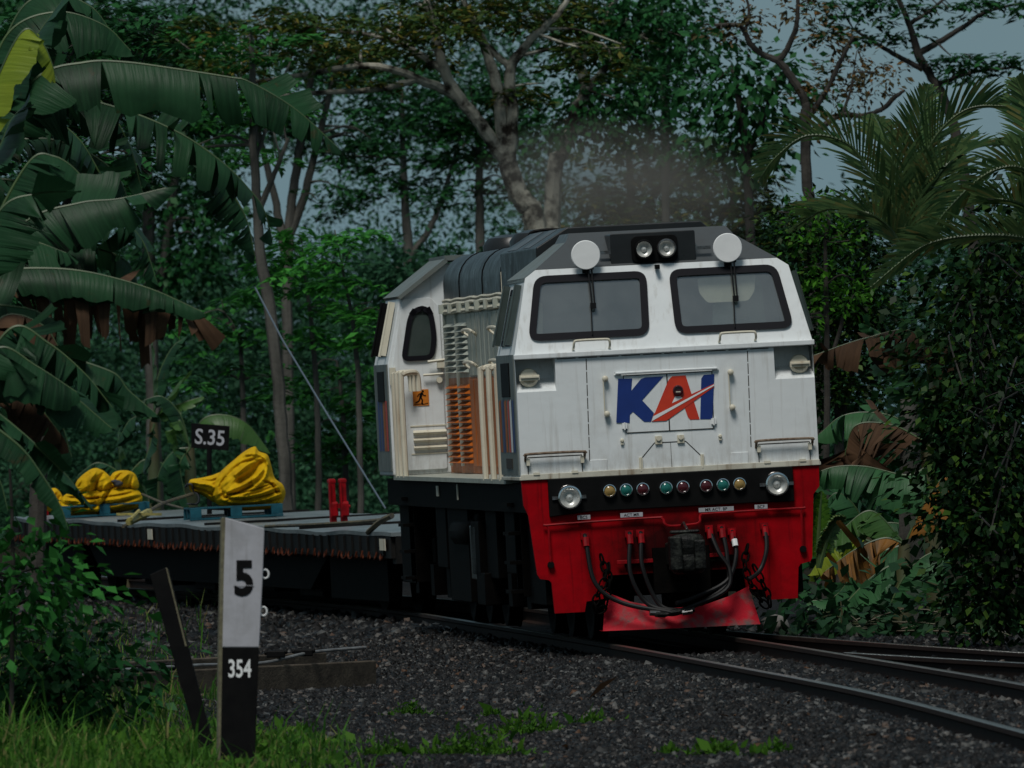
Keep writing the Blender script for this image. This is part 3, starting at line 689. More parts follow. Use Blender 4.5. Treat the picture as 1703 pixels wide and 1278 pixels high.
flat('red_stroke',[(-.145,1.931),(-.015,1.931),(.152,2.035),(.424,2.208),(.425,2.235),(.229,2.157),(.044,2.082),(-.118,2.002)],'logored',-.0105,LG)
flat('white_stroke',[(-.145,1.933),(-.126,1.977),(.025,2.044),(.425,2.229),(.424,2.217),(.029,2.02)],'logowhite',-.013,LG)
flat('white_counter',[(.075,2.142),(.124,2.139),(.138,2.122),(.044,2.082)],'logowhite',-.0115,LG)
m = M(); m.lathe((.102,.0,2.192),(0,-1,0),[(.045,0),(.047,.03),(.036,.035),(.033,.016)],20); hm = part(m,'nose_socket','lensr',smooth=True)
m = M(); m.box((.102,-.03,2.18),(.04,.01,.008)); part(m,'socket_bar','cream',hm)
# black lamp board, marker lamps, headlights
m = M(); m.slab([(-1.09,1.14),(-.72,1.17),(.72,1.17),(1.08,1.165),(1.08,1.472),(-1.09,1.472)],-.04,.02); part(m,'lamp_board','black',bevel=.006)
for x,c in zip((-.553,-.407,-.26,-.053,.096,.302,.451,.598),'ygrgrrgy'): lamp((x,-.04,1.342),.058,'marker_lamp','lens'+c,bul=False,ring_m='chrome')
for x,z in ((-.911,1.303),(.928,1.324)):
    h = lamp((x,-.045,z),.105,'headlight'); m = M(); m.box((x-.125,-.045,z),(.05,.03,.03)); m.box((x+.125,-.045,z),(.05,.03,.03)); m.tube(smooth_path([(x-.1,-.05,z),(x-.05,-.05,z+.09),(x+.05,-.05,z+.09),(x+.1,-.05,z)],12),.01,6); part(m,'lamp_clamp','steel',h)
# red pilot sheet, front sill, plough
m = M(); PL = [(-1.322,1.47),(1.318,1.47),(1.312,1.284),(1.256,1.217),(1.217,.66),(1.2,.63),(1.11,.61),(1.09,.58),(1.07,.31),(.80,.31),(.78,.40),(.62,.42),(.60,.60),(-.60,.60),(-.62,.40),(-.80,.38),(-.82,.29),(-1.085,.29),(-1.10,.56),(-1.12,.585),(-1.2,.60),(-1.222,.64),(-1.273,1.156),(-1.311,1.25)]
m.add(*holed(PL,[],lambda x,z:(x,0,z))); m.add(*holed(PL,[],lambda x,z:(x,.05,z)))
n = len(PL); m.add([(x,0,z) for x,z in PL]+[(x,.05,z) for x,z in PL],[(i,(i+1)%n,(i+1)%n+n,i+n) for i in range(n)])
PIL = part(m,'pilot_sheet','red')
m = M(); m.add([(-.68,-.10,.115),(0,-.26,.108),(.715,-.10,.102),(.64,.0,.44),(.45,-.05,.36),(.2,-.12,.29),(-.1,-.12,.285),(-.42,-.05,.36),(-.63,.0,.46)],[(0,7,8),(0,1,6,7),(1,5,6),(1,2,4,5),(2,3,4)]); m.add([(-.68,-.10,.115),(0,-.26,.108),(.715,-.10,.102),(.7,.3,.11),(-.68,.3,.115)],[(0,1,2,3,4)])
part(m,'snow_plough','plow',recalc=False)
m = M(); m.tube(smooth_path([(-1.10,-.03,.74),(-1.105,-.035,1.04),(-1.08,-.04,1.07),(-.2,-.04,1.085),(-.10,-.06,1.075),(-.085,-.1,1.03),(-.03,-.1,1.005),(.17,-.1,1.01),(.225,-.1,1.03),(.24,-.06,1.085),(.33,-.04,1.095),(1.11,-.04,1.10),(1.135,-.035,1.07),(1.135,-.03,.77)],70),.011,6); part(m,'uncoupling_rod','redbright',smooth=True)
m = M(); m.box((0.05,-.02,.70),(1.0,.05,.05)); m.box((.05,-.03,.62),(.5,.08,.40)); part(m,'draft_gear','under')
m = M(); m.box((-.36,-.05,.71),(.32,.02,.035)); m.box((.36,-.05,.73),(.2,.02,.035)); part(m,'coupler_bar','redbright',bevel=.004)
m = M()   # knuckle coupler
m.loft([[(x*.14+.055,-.02-.55*t,.76+z*h) for x,z in ((-1,-1),(1,-1),(1,1),(-1,1))] for t,h in ((0,.10),(.4,.10),(.7,.13))])
m.lathe((.055,-.50,.585),(0,0,1),[(.12,0),(.155,.03),(.160,.12),(.150,.17),(.160,.23),(.155,.31),(.12,.345),(.05,.355)],18); m.box((-.06,-.60,.77),(.11,.16,.30)); m.box((.15,-.60,.75),(.10,.14,.26)); m.box((.04,-.5,.955),(.26,.1,.03))
cp = part(m,'coupler','coupler',bevel=.015)
m = M(); m.tube([(.06,-.55,.97),(.06,-.3,1.03),(.06,-.12,1.005)],.012,6); part(m,'lift_link','steel',cp)
for x,z,s in ((-.79,1.122,'BCS'),(-.368,1.121,'ACT.MR'),(.383,1.131,'MR ACT. BP'),(.781,1.133,'BCF')):
    wd = .028*len(s)+.03; m = M(); m.box((x,-.044,z),(wd,.006,.038)); pl = part(m,'pipe_label','postwhite')
    letters('lettering', s, .038, MAT['black'], pl, (x,-.0485,z), .0004)
hs = [((-.79,.955),(-.74,.55),(-.52,.36)),((-.40,.955),(-.42,.6),(-.28,.33)),((-.30,.957),(-.31,.65),(-.18,.32)),((.31,.965),(.37,.75),(.45,.6),(.40,.42),(.05,.28)),((.42,.965),(.44,.7),(.40,.45),(.0,.25)),((.51,.93),(.52,.72),(.42,.5),(.12,.37)),((.80,.96),(.79,.75),(.72,.58))]
ends = [(-.1,.25),(.0,.245),(.02,.26),(-.15,.235),(-.2,.25),(-.05,.33),(.60,.5)]
for k,(h,e) in enumerate(zip(hs,ends)):
    pts = [(h[0][0],-.03,h[0][1]),(h[0][0],-.12,h[0][1]-.03)]+[(x,-.2-.04*i,z) for i,(x,z) in enumerate(h[1:])]+[(e[0],-.36,e[1])]
    m = M(); m.tube(smooth_path(pts,40),.02,8); ho = part(m,'brake_hose','rubber',smooth=True)
    m = M(); p0 = Vector(pts[0]); p1 = Vector(pts[1]); m.tube([p0,p1,p1+Vector((0,-.02,-.06))],.03,8); m.box(p0+Vector((0,.0,.0)),(.07,.05,.06)); part(m,'hose_cock','redbright',ho,smooth=True)
    if k == 5: m = M(); m.tube([(.515,-.17,.86),(.52,-.19,.80)],.026,8); part(m,'hose_ferrule','whiteclean',ho)
    elif k < 5: m = M(); m.tube([pts[-1],Vector(pts[-1])+Vector((.09 if k < 3 else -.09,-.01,.01))],.026,8); part(m,'gladhand','steel' if k in (1,4) else 'coupler',ho)
def chain(pts, name):
    Q = smooth_path(pts, 90); sg = np.concatenate([[0],np.cumsum(np.linalg.norm(np.diff(Q,axis=0),axis=1))]); N = int(sg[-1]/.075); m = M()
    for i in range(N):
        c = np.array([np.interp((i+.5)*sg[-1]/N, sg, Q[:,j]) for j in range(3)]); e = np.array([np.interp((i+.6)*sg[-1]/N, sg, Q[:,j]) for j in range(3)])
        t = unit(e-c); u = unit(np.cross(t,(0,1,0) if i%2 else (1,.3,0))); 
        m.tube([c+t*.052*math.cos(a)+u*.03*math.sin(a) for a in np.linspace(0,2*math.pi,13)],.010,6,False)
    return part(m,name,'under',smooth=True)
chain([(-.66,-.06,.78),(-.64,-.14,.6),(-.73,-.16,.40),(-.74,-.14,.30),(-.66,-.14,.33),(-.62,-.16,.5),(-.60,-.1,.70)],'safety_chain')
chain([(.64,-.06,.80),(.60,-.14,.62),(.66,-.16,.42),(.76,-.14,.27),(.80,-.14,.3),(.74,-.14,.48),(.68,-.1,.62)],'safety_chain')
for x,z in ((-1.10,.72),(1.137,.74)):
    m = M(); m.lathe((x,0,z),(0,-1,0),[(.03,0),(.03,.04)],10); part(m,'rod_bracket','black')
# cab sides (both sides)
for s in (-1,1):
    X = lambda z: s*(1.32 if z <= 2.58 else 1.32-(z-2.58)*.155/.67)
    m = M(); c = [(.45,2.66),(1.30,2.66),(1.30,3.16),(.52,3.16)]
    ro = rquad(c,.06); ri = inset(ro,.05)
    m.add([(X(z)+s*.012,y,z) for y,z in ro]+[(X(z)+s*.012,y,z) for y,z in ri],[(i,(i+1)%len(ro),(i+1)%len(ro)+len(ro),i+len(ro)) for i in range(len(ro))]); fr = part(m,'side_window_frame','gasket',recalc=False)
    m = M(); m.add([(X(z)+s*.009,y,z) for y,z in inset(ro,.03)],[tuple(range(len(ro)))]); part(m,'side_window_pane','darkglass',fr)
    for y in (.38,1.36):
        m = M(); m.box((s*1.275,y,2.93),(.05,.02,.54),Matrix.Rotation(-s*.226,3,'Y')); m.tube([(s*1.375,y,2.66),(s*1.245,y,3.2)],.012,6); part(m,'wind_deflector','darkglass')
    m = M(); m.box((s*1.322,.85,2.05),(.02,1.5,1.06)); part(m,'cab_side_shade_panel','sidegrey')  # grey overlay: shade on the white cab side, put in as colour
    m = M(); m.box((s*1.336,.8,2.36),(.01,.7,.3)); part(m,'side_vent','black',bevel=.003)
    for y,mt in ((.22,'logoblue'),(.42,'whiteclean'),(.60,'logored'),(.86,'orange'),(1.10,'logoblue'),(1.34,'orange')):
        m = M(); m.add([(s*1.3345,y,1.72),(s*1.3345,y+.16,1.72),(s*1.3345,y+.16,2.17),(s*1.3345,y,2.19)],[(0,1,2,3)]); part(m,'livery_stripe',mt,recalc=False)
    m = M(); m.box((s*1.335,.8,1.62),(.01,.5,.09)); part(m,'side_plate','seam')
# rear cab
m = M()
pr = [(-1.32,1.475),(1.32,1.475),(1.32,2.58),(1.165,3.25),(.74,3.55),(-.74,3.55),(-1.165,3.25),(-1.32,2.58)]
m.loft([[(x,12.6,z) for x,z in pr],[(x,14.1,z) for x,z in pr],[(x*.97,14.22,z) for x,z in pr]]); RC = part(m,'rear_cab','white',bevel=.015)
m = M()
for s in (-1,1): m.add([(s*1.19,12.5,3.245),(s*1.19,14.2,3.245),(s*.70,14.2,3.60),(s*.70,12.5,3.60),(s*1.17,12.5,3.215),(s*.68,12.5,3.56),(s*1.17,14.2,3.215),(s*.68,14.2,3.56)],[(0,1,2,3),(0,4,5,3),(4,6,7,5),(0,1,6,4)])
m.box((0,13.35,3.60),(1.42,1.7,.05)); part(m,'rear_cab_roof','sidegrey')
for s in (-1,1):
    m = M(); m.slab(rquad([(s*1.27,1.52),(s*.78,1.52),(s*.78,3.12),(s*.86,3.22),(s*1.14,3.22),(s*1.265,2.60)],.03),12.575,12.6); dr = part(m,'cab_door','white',bevel=.004)
    wl = rquad([(s*1.19,2.60),(s*.86,2.60),(s*.82,2.82),(s*.84,3.05),(s*.88,3.14),(s*1.03,3.14),(s*1.10,3.05)],.09)
    fn = lambda x,z: (x,12.57,z); m = ring(M(), wl, inset(wl,.05), fn, .02); f2 = part(m,'door_window_frame','gasket',dr)
    m = M(); m.add([fn(x,z) for x,z in inset(wl,.03)],[tuple(range(len(wl)))]); part(m,'door_window','darkglass',f2)
    m = M()
    for k in range(3): m.box((s*.94,12.56,1.89-.075*k),(.33,.05,.025),Matrix.Rotation(.5,3,'X'))
    m.box((s*.94,12.573,1.955),(.38,.01,.012)); m.box((s*.94,12.573,1.68),(.38,.01,.012)); part(m,'door_louvre','cream',dr)
    m = M(); m.box((s*1.28,12.56,2.46),(.06,.05,.17)); part(m,'door_hinge','cream',dr); m = M(); m.box((s*.80,12.54,2.56),(.07,.09,.08)); m.tube([(s*.72,12.5,2.60),(s*.93,12.5,2.585)],.016,6); part(m,'door_bracket','cream',dr); m = M(); m.tube([(s*.78,12.52,2.46),(s*.98,12.52,2.455)],.014,6); part(m,'door_handle','cream',dr); m = M(); m.lathe((s*.82,12.57,2.40),(0,-1,0),[(.03,0),(.03,.05)],10); part(m,'door_lock','cream',dr)
    X = lambda z: s*(1.32 if z <= 2.58 else 1.32-(z-2.58)*.155/.67)
    m = M(); c = rquad([(12.9,2.66),(13.75,2.66),(13.7,3.16),(12.9,3.16)],.06); m.add([(X(z)+s*.012,y,z) for y,z in c],[tuple(range(len(c)))]); part(m,'side_window_pane','darkglass',RC)
    for y in (12.85,13.7): m = M(); m.box((s*1.275,y,2.93),(.05,.02,.54),Matrix.Rotation(-s*.226,3,'Y')); m.tube([(s*1.375,y,2.66),(s*1.245,y,3.2)],.016,6); part(m,'wind_deflector','black' if y > 13 else 'cream',RC)
    m = M(); m.box((s*1.322,13.35,2.05),(.02,1.44,1.06)); part(m,'cab_side_shade_panel','sidegrey',RC)  # rear cab side, its shade likewise put in as grey
    m = M(); m.box((s*1.336,13.3,2.36),(.01,.7,.3)); part(m,'side_vent','black',RC)
    for y,mt in ((12.75,'logored'),(13.0,'orange'),(13.3,'logoblue'),(13.6,'logoblue')):
        m = M(); m.add([(s*1.3345,y,1.72),(s*1.3345,y+.2,1.72),(s*1.3345,y+.2,2.22),(s*1.3345,y,2.22)],[(0,1,2,3)]); part(m,'livery_stripe',mt,RC,recalc=False)
# running man exit sign on the door we see
m = M(); m.box((-1.01,12.571,2.235),(.158,.008,.16)); sg = part(m,'exit_sign','signorange',parent=LO)
def man(x0,z0,k):
    m = M(); y = 12.564
    R = lambda pts,w: seam(m,[(x0+a*k,z0+b*k) for a,b in pts],w*k,y)
    m.lathe((x0+.18*k,y+.001,z0+.78*k),(0,-1,0),[(.09*k,0),(.09*k,.001)],12)
    R([(.12,.68),(-.05,.30)],.2); R([(.1,.64),(-.15,.55),(-.27,.36)],.08); R([(.12,.62),(.25,.42),(.42,.42)],.08); R([(-.05,.32),(.12,.08),(.05,-.2),(.16,-.2)],.11); R([(-.05,.32),(-.16,.02),(-.45,-.12)],.11); R([(-.55,-.24),(.0,-.22),(.1,-.27),(.55,-.18)],.05)
    return m
man(-1.01,2.20,.125).build('running_figure', MAT['black'], sg, recalc=False)
# hood
m = M(); m.box((0,6.9,2.75),(1.56,10.6,.72)); HD = part(m,'hood','hoodgrey')
m = M(); m.box((0,6.9,1.945),(1.562,10.602,.93)); part(m,'hood_orange_band','orange',HD)
for s in (-1,1):
    for y0,y1 in ((9.75,10.8),(10.85,11.95)):
        for mt,za,zb in (('hoodgrey',2.44,2.98),('orange',1.56,2.40)):
            m = M(); n = int((zb-za)/.056)
            for i in range(n):
                z = za+(i+.3)*.056; m.add([(s*.782,y0+.08,z),(s*.782,y1-.08,z),(s*.84,y1-.12,z+.005),(s*.84,y0+.12,z+.005),(s*.782,y0+.1,z+.042),(s*.782,y1-.1,z+.042)],[(0,1,2,3),(3,2,5,4),(0,3,4),(1,5,2)])
            part(m,'louvre_panel',mt,HD)
        m = M(); m.box((s*.795,y1+.01,2.3),(.03,.05,1.5)); part(m,'door_post','hoodgrey',HD)
    for k,y in enumerate(np.arange(6.1,9.7,.42)):
        m = M(); m.box((s*.79,y,2.72),(.02,.36,.6)); part(m,'hood_door','hoodgrey',HD,bevel=.006)
        m = M(); m.box((s*.79,y,1.97),(.02,.36,.84)); part(m,'hood_door','orange',HD,bevel=.006)
        if k%6 == 1:
            for z in (2.86,2.55): m = M(); m.tube(smooth_path([(s*.79,y-.3,z-.06),(s*.86,y-.28,z),(s*.86,y+.5,z),(s*.79,y+.52,z-.06)],14),.014,6); part(m,'grab_rail','cream',HD)
    for z,r in ((3.13,.022),(3.06,.026),(3.17,.016)):
        m = M(); m.tube(smooth_path([(s*(.80+.006*math.sin(9*y+z)),y,z+.006*math.sin(5*y)) for y in np.arange(2.5,12.4,.5)],50),r,6); part(m,'roof_pipe','cream',HD)
    for y in np.arange(5.5,12.2,.9): m = M(); m.box((s*.83,y,3.09),(.06,.05,.09)); part(m,'pipe_clip','hoodgrey',HD)
m = M(); pr = [(-.79,3.11)]+[(-.79+.28*(1-math.cos(a)),3.34+.28*math.sin(a)) for a in np.linspace(0,math.pi/2,7)]+[(.79-.28*(1-math.cos(a)),3.34+.28*math.sin(a)) for a in np.linspace(math.pi/2,0,7)]+[(.79,3.11)]
m.loft([[(x,5.2,z) for x,z in pr],[(x,11.95,z) for x,z in pr]]); part(m,'hood_top','dkgrey',smooth=True)
for y in (6.2,8.0,10.3): m = M(); m.loft([[(x*1.008,y+e,3.11+(z-3.11)*1.012) for x,z in pr] for e in (-.03,.03)]); part(m,'hood_top_band','black')
for y in (7.6,10.2): m = M(); m.lathe((-.25,y,3.6),(0,0,1),[(.30,0),(.30,.07),(.25,.14),(.12,.17)],20); part(m,'fan_dome','dkgrey',smooth=True)
m = M(); pr = [(-.89,3.11),(-.89,3.53),(-.60,3.70),(.60,3.70),(.84,3.50),(.84,3.11)]; m.loft([[(x,1.9,z) for x,z in pr],[(x,5.15,z) for x,z in pr]]); part(m,'brake_grid_housing','dkgrey',bevel=.01)
m = M(); m.box((-.745,2.9,3.617),(.30,.6,.006),Matrix.Rotation(-.530,3,'Y')); part(m,'roof_hatch','grey'); m = M(); m.box((-.745,4.2,3.617),(.30,.8,.006),Matrix.Rotation(-.530,3,'Y')); part(m,'roof_hatch','grey')
m = M(); m.tube(smooth_path([(-.55,5.6,3.62),(-.55,5.5,3.72),(-.3,5.5,3.73),(-.2,5.5,3.66)],14),.016,6); m.box((-.4,5.5,3.70),(.3,.06,.03)); m.lathe((0.1,5.6,3.6),(0,0,1),[(.12,0),(.12,.14)],14); part(m,'exhaust_stack','black')
m = M(); m.tube([(-.86,5.35,3.1),(-.86,5.35,3.36),(-.80,5.35,3.38)],.018,6); part(m,'roof_pipe','cream')
# stanchions beside the steps
for s in (-1,1):
    for y in (2.0,2.75,3.5,11.55,12.0,12.35):
        m = M(); m.tube(smooth_path([(s*1.29,y,1.46),(s*1.29,y,2.40),(s*1.27,y,2.47),(s*1.18,y+.05,2.49),(s*1.12,y+.1,2.46),(s*1.11,y+.1,2.3)],24),.028,8); part(m,'step_handrail','cream',smooth=True)
# underframe, bogies, tanks
m = M(); m.box((0,7.1,1.31),(2.5,14.0,.26)); part(m,'underframe','under')
m = M(); m.box((0,7.1,1.455),(2.62,11.2,.04)); part(m,'walkway','hoodgrey')
for s in (-1,1):
    m = M(); m.box((s*1.262,8.6,1.34),(.012,.18,.1)); m.box((s*1.262,6.6,1.34),(.012,.05,.15)); part(m,'frame_plate','cream')
m = M(); m.box((0,7.1,.72),(2.3,2.2,.86)); part(m,'fuel_tank','under',bevel=.06)
for yb in (3.3,10.9):
    m = M()
    for s in (-1,1):
        m.prism([(-2.3,.62),(-2.2,.80),(-1.0,.92),(1.0,.92),(2.2,.80),(2.3,.62),(1.3,.55),(-1.3,.55)],lambda a,b:(s*1.0,yb+a,b),lambda a,b:(s*.86,yb+a,b))
        for y in (-1.65,0,1.65): m.box((s*1.04,yb+y,.457),(.2,.34,.3)); m.tube([(s*1.02,yb+y-.3,.62),(s*1.02,yb+y-.3,.86)],.08,8); m.tube([(s*1.02,yb+y+.3,.62),(s*1.02,yb+y+.3,.86)],.08,8)
    m.box((0,yb,.75),(1.7,1.0,.25)); bg_ = part(m,'bogie','under')
    for y in (-1.65,0,1.65):
        m = M()
        for s in (-1,1): m.lathe((s*.47,yb+y,.457),(s,0,0),[(.47,0),(.457,.03),(.45,.13),(.38,.135),(.33,.10),(.12,.10),(.1,.17)],32)
        m.tube([(-.5,yb+y,.457),(.5,yb+y,.457)],.08,10); part(m,'wheelset','under',bg_,smooth=True)
for y,z,dx in ((5.35,.82,.5),(5.0,.45,.3)):
    m = M(); m.box((-1.13,y,z),(.22,.75,dx)); part(m,'sand_box','under',bevel=.01)
m = M(); m.box((-1.12,5.6,.78),(.24,.5,.5)); bb = part(m,'equipment_box','dkgrey',bevel=.01)
m = M(); m.box((-1.20,5.33,.82),(.05,.01,.09)); part(m,'small_notice','cream',bb)
for s in (-1,1):
    for y0 in (1.75,12.2):
        m = M()
        for k in range(4): m.box((s*1.2,y0,1.25-.26*k),(.22,.5,.03))
        m.box((s*1.1,y0-.26,.85),(.2,.02,.85)); m.box((s*1.1,y0+.26,.85),(.2,.02,.85)); part(m,'step_ladder','under')
for y0,y1,z0,z1,xx in ((.12,1.5,.36,1.19,-1.14),(2.05,2.9,.62,1.19,-1.2),(3.9,4.9,.55,1.19,-1.18),(6.4,8.4,.30,1.19,-1.2),(8.6,9.6,.6,1.19,-1.2),(12.6,14.0,.4,1.19,-1.15)):
    for s in (-1,1): m = M(); m.box((s*(abs(xx)-.15),(y0+y1)/2,(z0+z1)/2),(.3,y1-y0,z1-z0)); part(m,'side_locker','under',bevel=.01)
m = M(); m.lathe((-1.1,6.2,.95),(0,1,0),[(.12,0),(.15,.05),(.15,1.6),(.12,1.65)],14); part(m,'air_reservoir','under',smooth=True)

# ---------------------------------------------------------------- flat wagon and its load
WA = empty('flat_wagon', (-.037,117.75,-.003), (0,-CANT,.2106))
tag(WA, 'low flat wagon with grey deck and rusty hooks coupled behind the locomotive', 'wagon')
bpy.context.view_layer.update(); WI = WA.matrix_world.inverted(); LI = LO.matrix_world.inverted()
m = M(); prof = []
for y in np.linspace(0,23.6,60):
    e = .012*math.sin(y*1.1)+.008*math.sin(y*2.7+1); prof.append([(-1.2,y,.90+e),(-1.2,y,.86+e),(1.2,y,.86-e),(1.2,y,.90-e),(0,y,.905)])
m.loft(prof); DK = part(m,'deck','deck',WA)
m = M()
for y in (5.2,10.8,16.4): m = M(); m.box((0,y,.915),(2.3,.04,.03)); part(m,'deck_rib','sill',DK)
m = M()
for s in (-1,1):
    m.box((s*1.17,11.8,.75),(.05,23.5,.225))
    for y in np.arange(.4,23.4,.42): m.box((s*1.20,y,.76),(.03,.07,.19))
    m.box((s*.35,11.8,.66),(.25,23.0,.4))
m.box((0,.1,.72),(2.3,.2,.28)); m.box((0,23.5,.72),(2.3,.2,.28)); part(m,'side_sill','sill',WA)
hk = M(); hk.tube(smooth_path([(0,-.07,.06),(-.02,-.06,-.03),(-.03,-.02,-.075),(-.03,.03,-.075),(-.02,.07,-.03),(0,.075,.05)],14),.015,6)
h0 = None
for y in np.arange(.5,23.4,.33):
    if h0 is None: h0 = hk.build('lashing_hook', MAT['hook'], WA, smooth=True); o = h0; h0.scale = (.75,.6,.6)
    else: o = dup(h0, WA)
    o.location = (-1.2, y+random.uniform(-.05,.05), .665); o.rotation_euler = (random.uniform(-.25,.25),0,random.uniform(-.5,.5))
for y in (0.35,13.9): m = M(); m.box((-1.222,y,.78),(.006,.3,.12)); part(m,'notice_plate','cream',WA)
for yb in (2.6,21.0):
    m = M()
    for s in (-1,1):
        m.prism([(-1.25,.5),(-1.1,.62),(1.1,.62),(1.25,.5),(.6,.28),(-.6,.28)],lambda a,b:(s*.92,yb+a,b),lambda a,b:(s*.78,yb+a,b))
        m.box((s*.9,yb,.4),(.22,.5,.3))
    bo = part(m,'bogie','under',WA)
    for y in (-.9,.9):
        m = M()
        for s in (-1,1): m.lathe((s*.47,yb+y,.387),(s,0,0),[(.40,0),(.387,.03),(.38,.13),(.3,.13),(.1,.12)],28)
        m.tube([(-.5,yb+y,.387),(.5,yb+y,.387)],.07,8); part(m,'wheelset','under',bo,smooth=True)
m = M(); 
for s in (-1,1):
    m = M(); m.prism([(4.4,.60),(5.4,.24),(18.3,.24),(19.2,.60),(19.2,.66),(4.4,.66)],lambda a,b:(s*1.02,a,b),lambda a,b:(s*.94,a,b)); part(m,'side_truss','under',WA)
for y,dx,dz in ((6.0,1.3,.5),(9.0,1.8,.46),(12.3,1.2,.52),(15.4,1.6,.48),(17.5,.9,.4)): m = M(); m.box((-.5,y,.4),(.8,dx,dz)); part(m,'brake_equipment','under',WA,bevel=.02)
m = M(); m.box((0,11.8,.45),(1.6,13,.3)); part(m,'centre_frame','under',WA)
for yb in (2.6,21.0): m = M(); m.box((-.98,yb,.42),(.12,3.1,.5)); part(m,'brake_beam','under',WA)
# folding red stake posts (parts of the wagon)
def stake(px, py, d, h):
    q = WI @ at(px,py,d); g = empty('stake_post',q); g.parent = WA
    for k,(dx,dy) in enumerate(((-.055,0),(.045,-.10))):
        m = M(); m.box((dx,dy,h/2),(.065,.10,h)); m.box((dx,dy-.065,h*.32),(.09,.04,.14)); m.box((dx-.035,dy-.07,h*.55),(.02,.04,h*.8)); m.lathe((dx-.045,dy-.055,h*.45),(1,0,0),[(.025,0),(.025,.09)],10); m.box((dx,dy,h-.03),(.08,.11,.04))
        m.build('post', MAT['redbright'], g, bevel=.008)
    m = M(); m.box((0,-.1,h*.4),(.05,.1,.05)); m.lathe((.06,-.1,h*.38),(1,0,0),[(.018,0),(.018,.06)],8); m.build('cross_pin', MAT['redbright'], g)
stake(563,872,124.5,.50); stake(68,858,141.0,.62)

# pallets
def pallet(px, py, d, w, label):
    r = empty('pallet', at(px,py,d), (0,-CANT,.10)); tag(r,label,'pallet','blue pallets on the wagon')
    m = M()
    for k in range(5): m.box((0,-.45+.225*k,.135),(w,.16,.02))
    m.build('top_boards', MAT['bluewood'], r, bevel=.003)
    for y in (-.5,.5): m = M(); m.box((0,y,.012),(w,.1,.022)); m.build('bottom_board', MAT['bluewood'], r, bevel=.003)
    for x in (-w/2+.07,0,w/2-.07):
        m = M()
        for y in (-.5,0,.5): m.box((x,y,.075),(.13,.1,.10))
        m.build('block', MAT['bluewood'], r, bevel=.003)
    return r
pallet(388,862,131.6,1.08,'blue wooden pallet under the tall looped yellow tarpaulin roll, right one on the wagon')
pallet(170,858,138.5,1.10,'blue wooden pallet under the low folded yellow tarpaulin, left one on the wagon')
# tarpaulins: folded cloth swept from section outlines traced at their place
def cloth(m, path, d, y0, y1, jit=.012, th=.012, n=46, ny=7, taper=0):
    """a sheet whose edge follows path (frame positions), running back y0..y1 metres"""
    Q = smooth_path([list(at(p[0],p[1],d)) for p in path], n); c = Q.mean(0); rows = []
    ph = RNG.uniform(0,6,3)
    for j in range(ny):
        t = j/(ny-1); q = Q.copy(); q[:,1] += y0+(y1-y0)*t
        s = np.linspace(0,1,n)
        w_ = jit*(np.sin(s*19+ph[0]+t*4)+.6*np.sin(s*43+ph[1]-t*7))+RNG.normal(0,jit*.25,n)
        T = unit(np.gradient(Q,axis=0)); N = np.stack([-T[:,2],0*T[:,0],T[:,0]],1); q += N*w_[:,None]
        q[:,1] += .03*np.sin(s*11+ph[2]); q += (c-q)*np.array((1,0,1))*taper*abs(2*t-1)**3
        rows.append(q)
    V = np.concatenate(rows); o = len(m.v)
    m.add(V, [(j*n+i,j*n+i+1,(j+1)*n+i+1,(j+1)*n+i) for j in range(ny-1) for i in range(n-1)])
def tarp_build(m, name, base, mt='tarp', parent=None, th=.016):
    m.v = [tuple(Vector(p)-Vector(base)) for p in m.v]
    o = m.build(name, MAT[mt], parent, smooth=True, recalc=False)
    if not parent: o.location = base
    s = o.modifiers.new('thick','SOLIDIFY'); s.thickness = th; s.offset = 0
    s = o.modifiers.new('sub','SUBSURF'); s.levels = 1; s.render_levels = 1
    return o
def lump(m, outline, d, depth, folds, amp=.05, wid=5, nt=170, nr=50, tilt=0):
    """bulging bundle: closed outline at its place, thick in depth, pressed into folds along the given lines (+ ridge, - crease)"""
    O = smooth_path(list(outline)+[outline[0]], nt+1)[:-1]; c = O.mean(0); rr = np.linspace(0,1,nr)**.8
    s = FPX/d; sides = []
    FL = [(smooth_path(f[0],40), f[1], (f[2] if len(f) > 2 else wid)*.72) for f in folds]
    for sg in (-1,1):
        X = c[None,None]+rr[:,None,None]*(O-c)[None]
        h = depth*(1-rr[:,None]**3.2)**.62*np.ones((1,nt))
        if sg < 0:
            q = X+RNG.normal(0,.15,X.shape)
            for line, a, wd in FL:
                dist = np.min(np.linalg.norm(q[:,:,None]-line[None,None],axis=-1),axis=-1)
                h = h+a*amp*np.exp(-(dist/wd)**2)*(1-rr[:,None]**8)
            h = h+.010*np.abs(np.sin(X[...,0]*.21+X[...,1]*.33+2*np.sin(X[...,0]*.05)))+.012*np.sin(X[...,0]*.35+X[...,1]*.22)*np.sin(X[...,1]*.31-X[...,0]*.12)*(1-rr[:,None]**6)
        P = np.stack([(X[...,0]-CX)/s, d+sg*h+tilt*(X[...,1]-c[1])/s, CAM_Z+(HY-X[...,1])/s],-1); sides.append(P)
    for P in sides:
        m.add(P.reshape(-1,3), [(i*nt+k,i*nt+(k+1)%nt,(i+1)*nt+(k+1)%nt,(i+1)*nt+k) for i in range(nr-1) for k in range(nt)])
def lump_build(m, name, base, parent, mt='tarp'):
    m.v = [tuple(Vector(p)-Vector(base)) for p in m.v]; return m.build(name, MAT[mt], parent, smooth=True)
b0 = at(395,850,131.6); TR = empty('tarpaulin', b0); tag(TR,'tall yellow tarpaulin folded into an open loop on the right pallet','tarpaulin','yellow tarpaulins on the wagon')
m = M()
rim = [(362,842),(354,822),(358,802),(372,783),(392,765),(410,755),(426,753),(440,759),(447,773)]
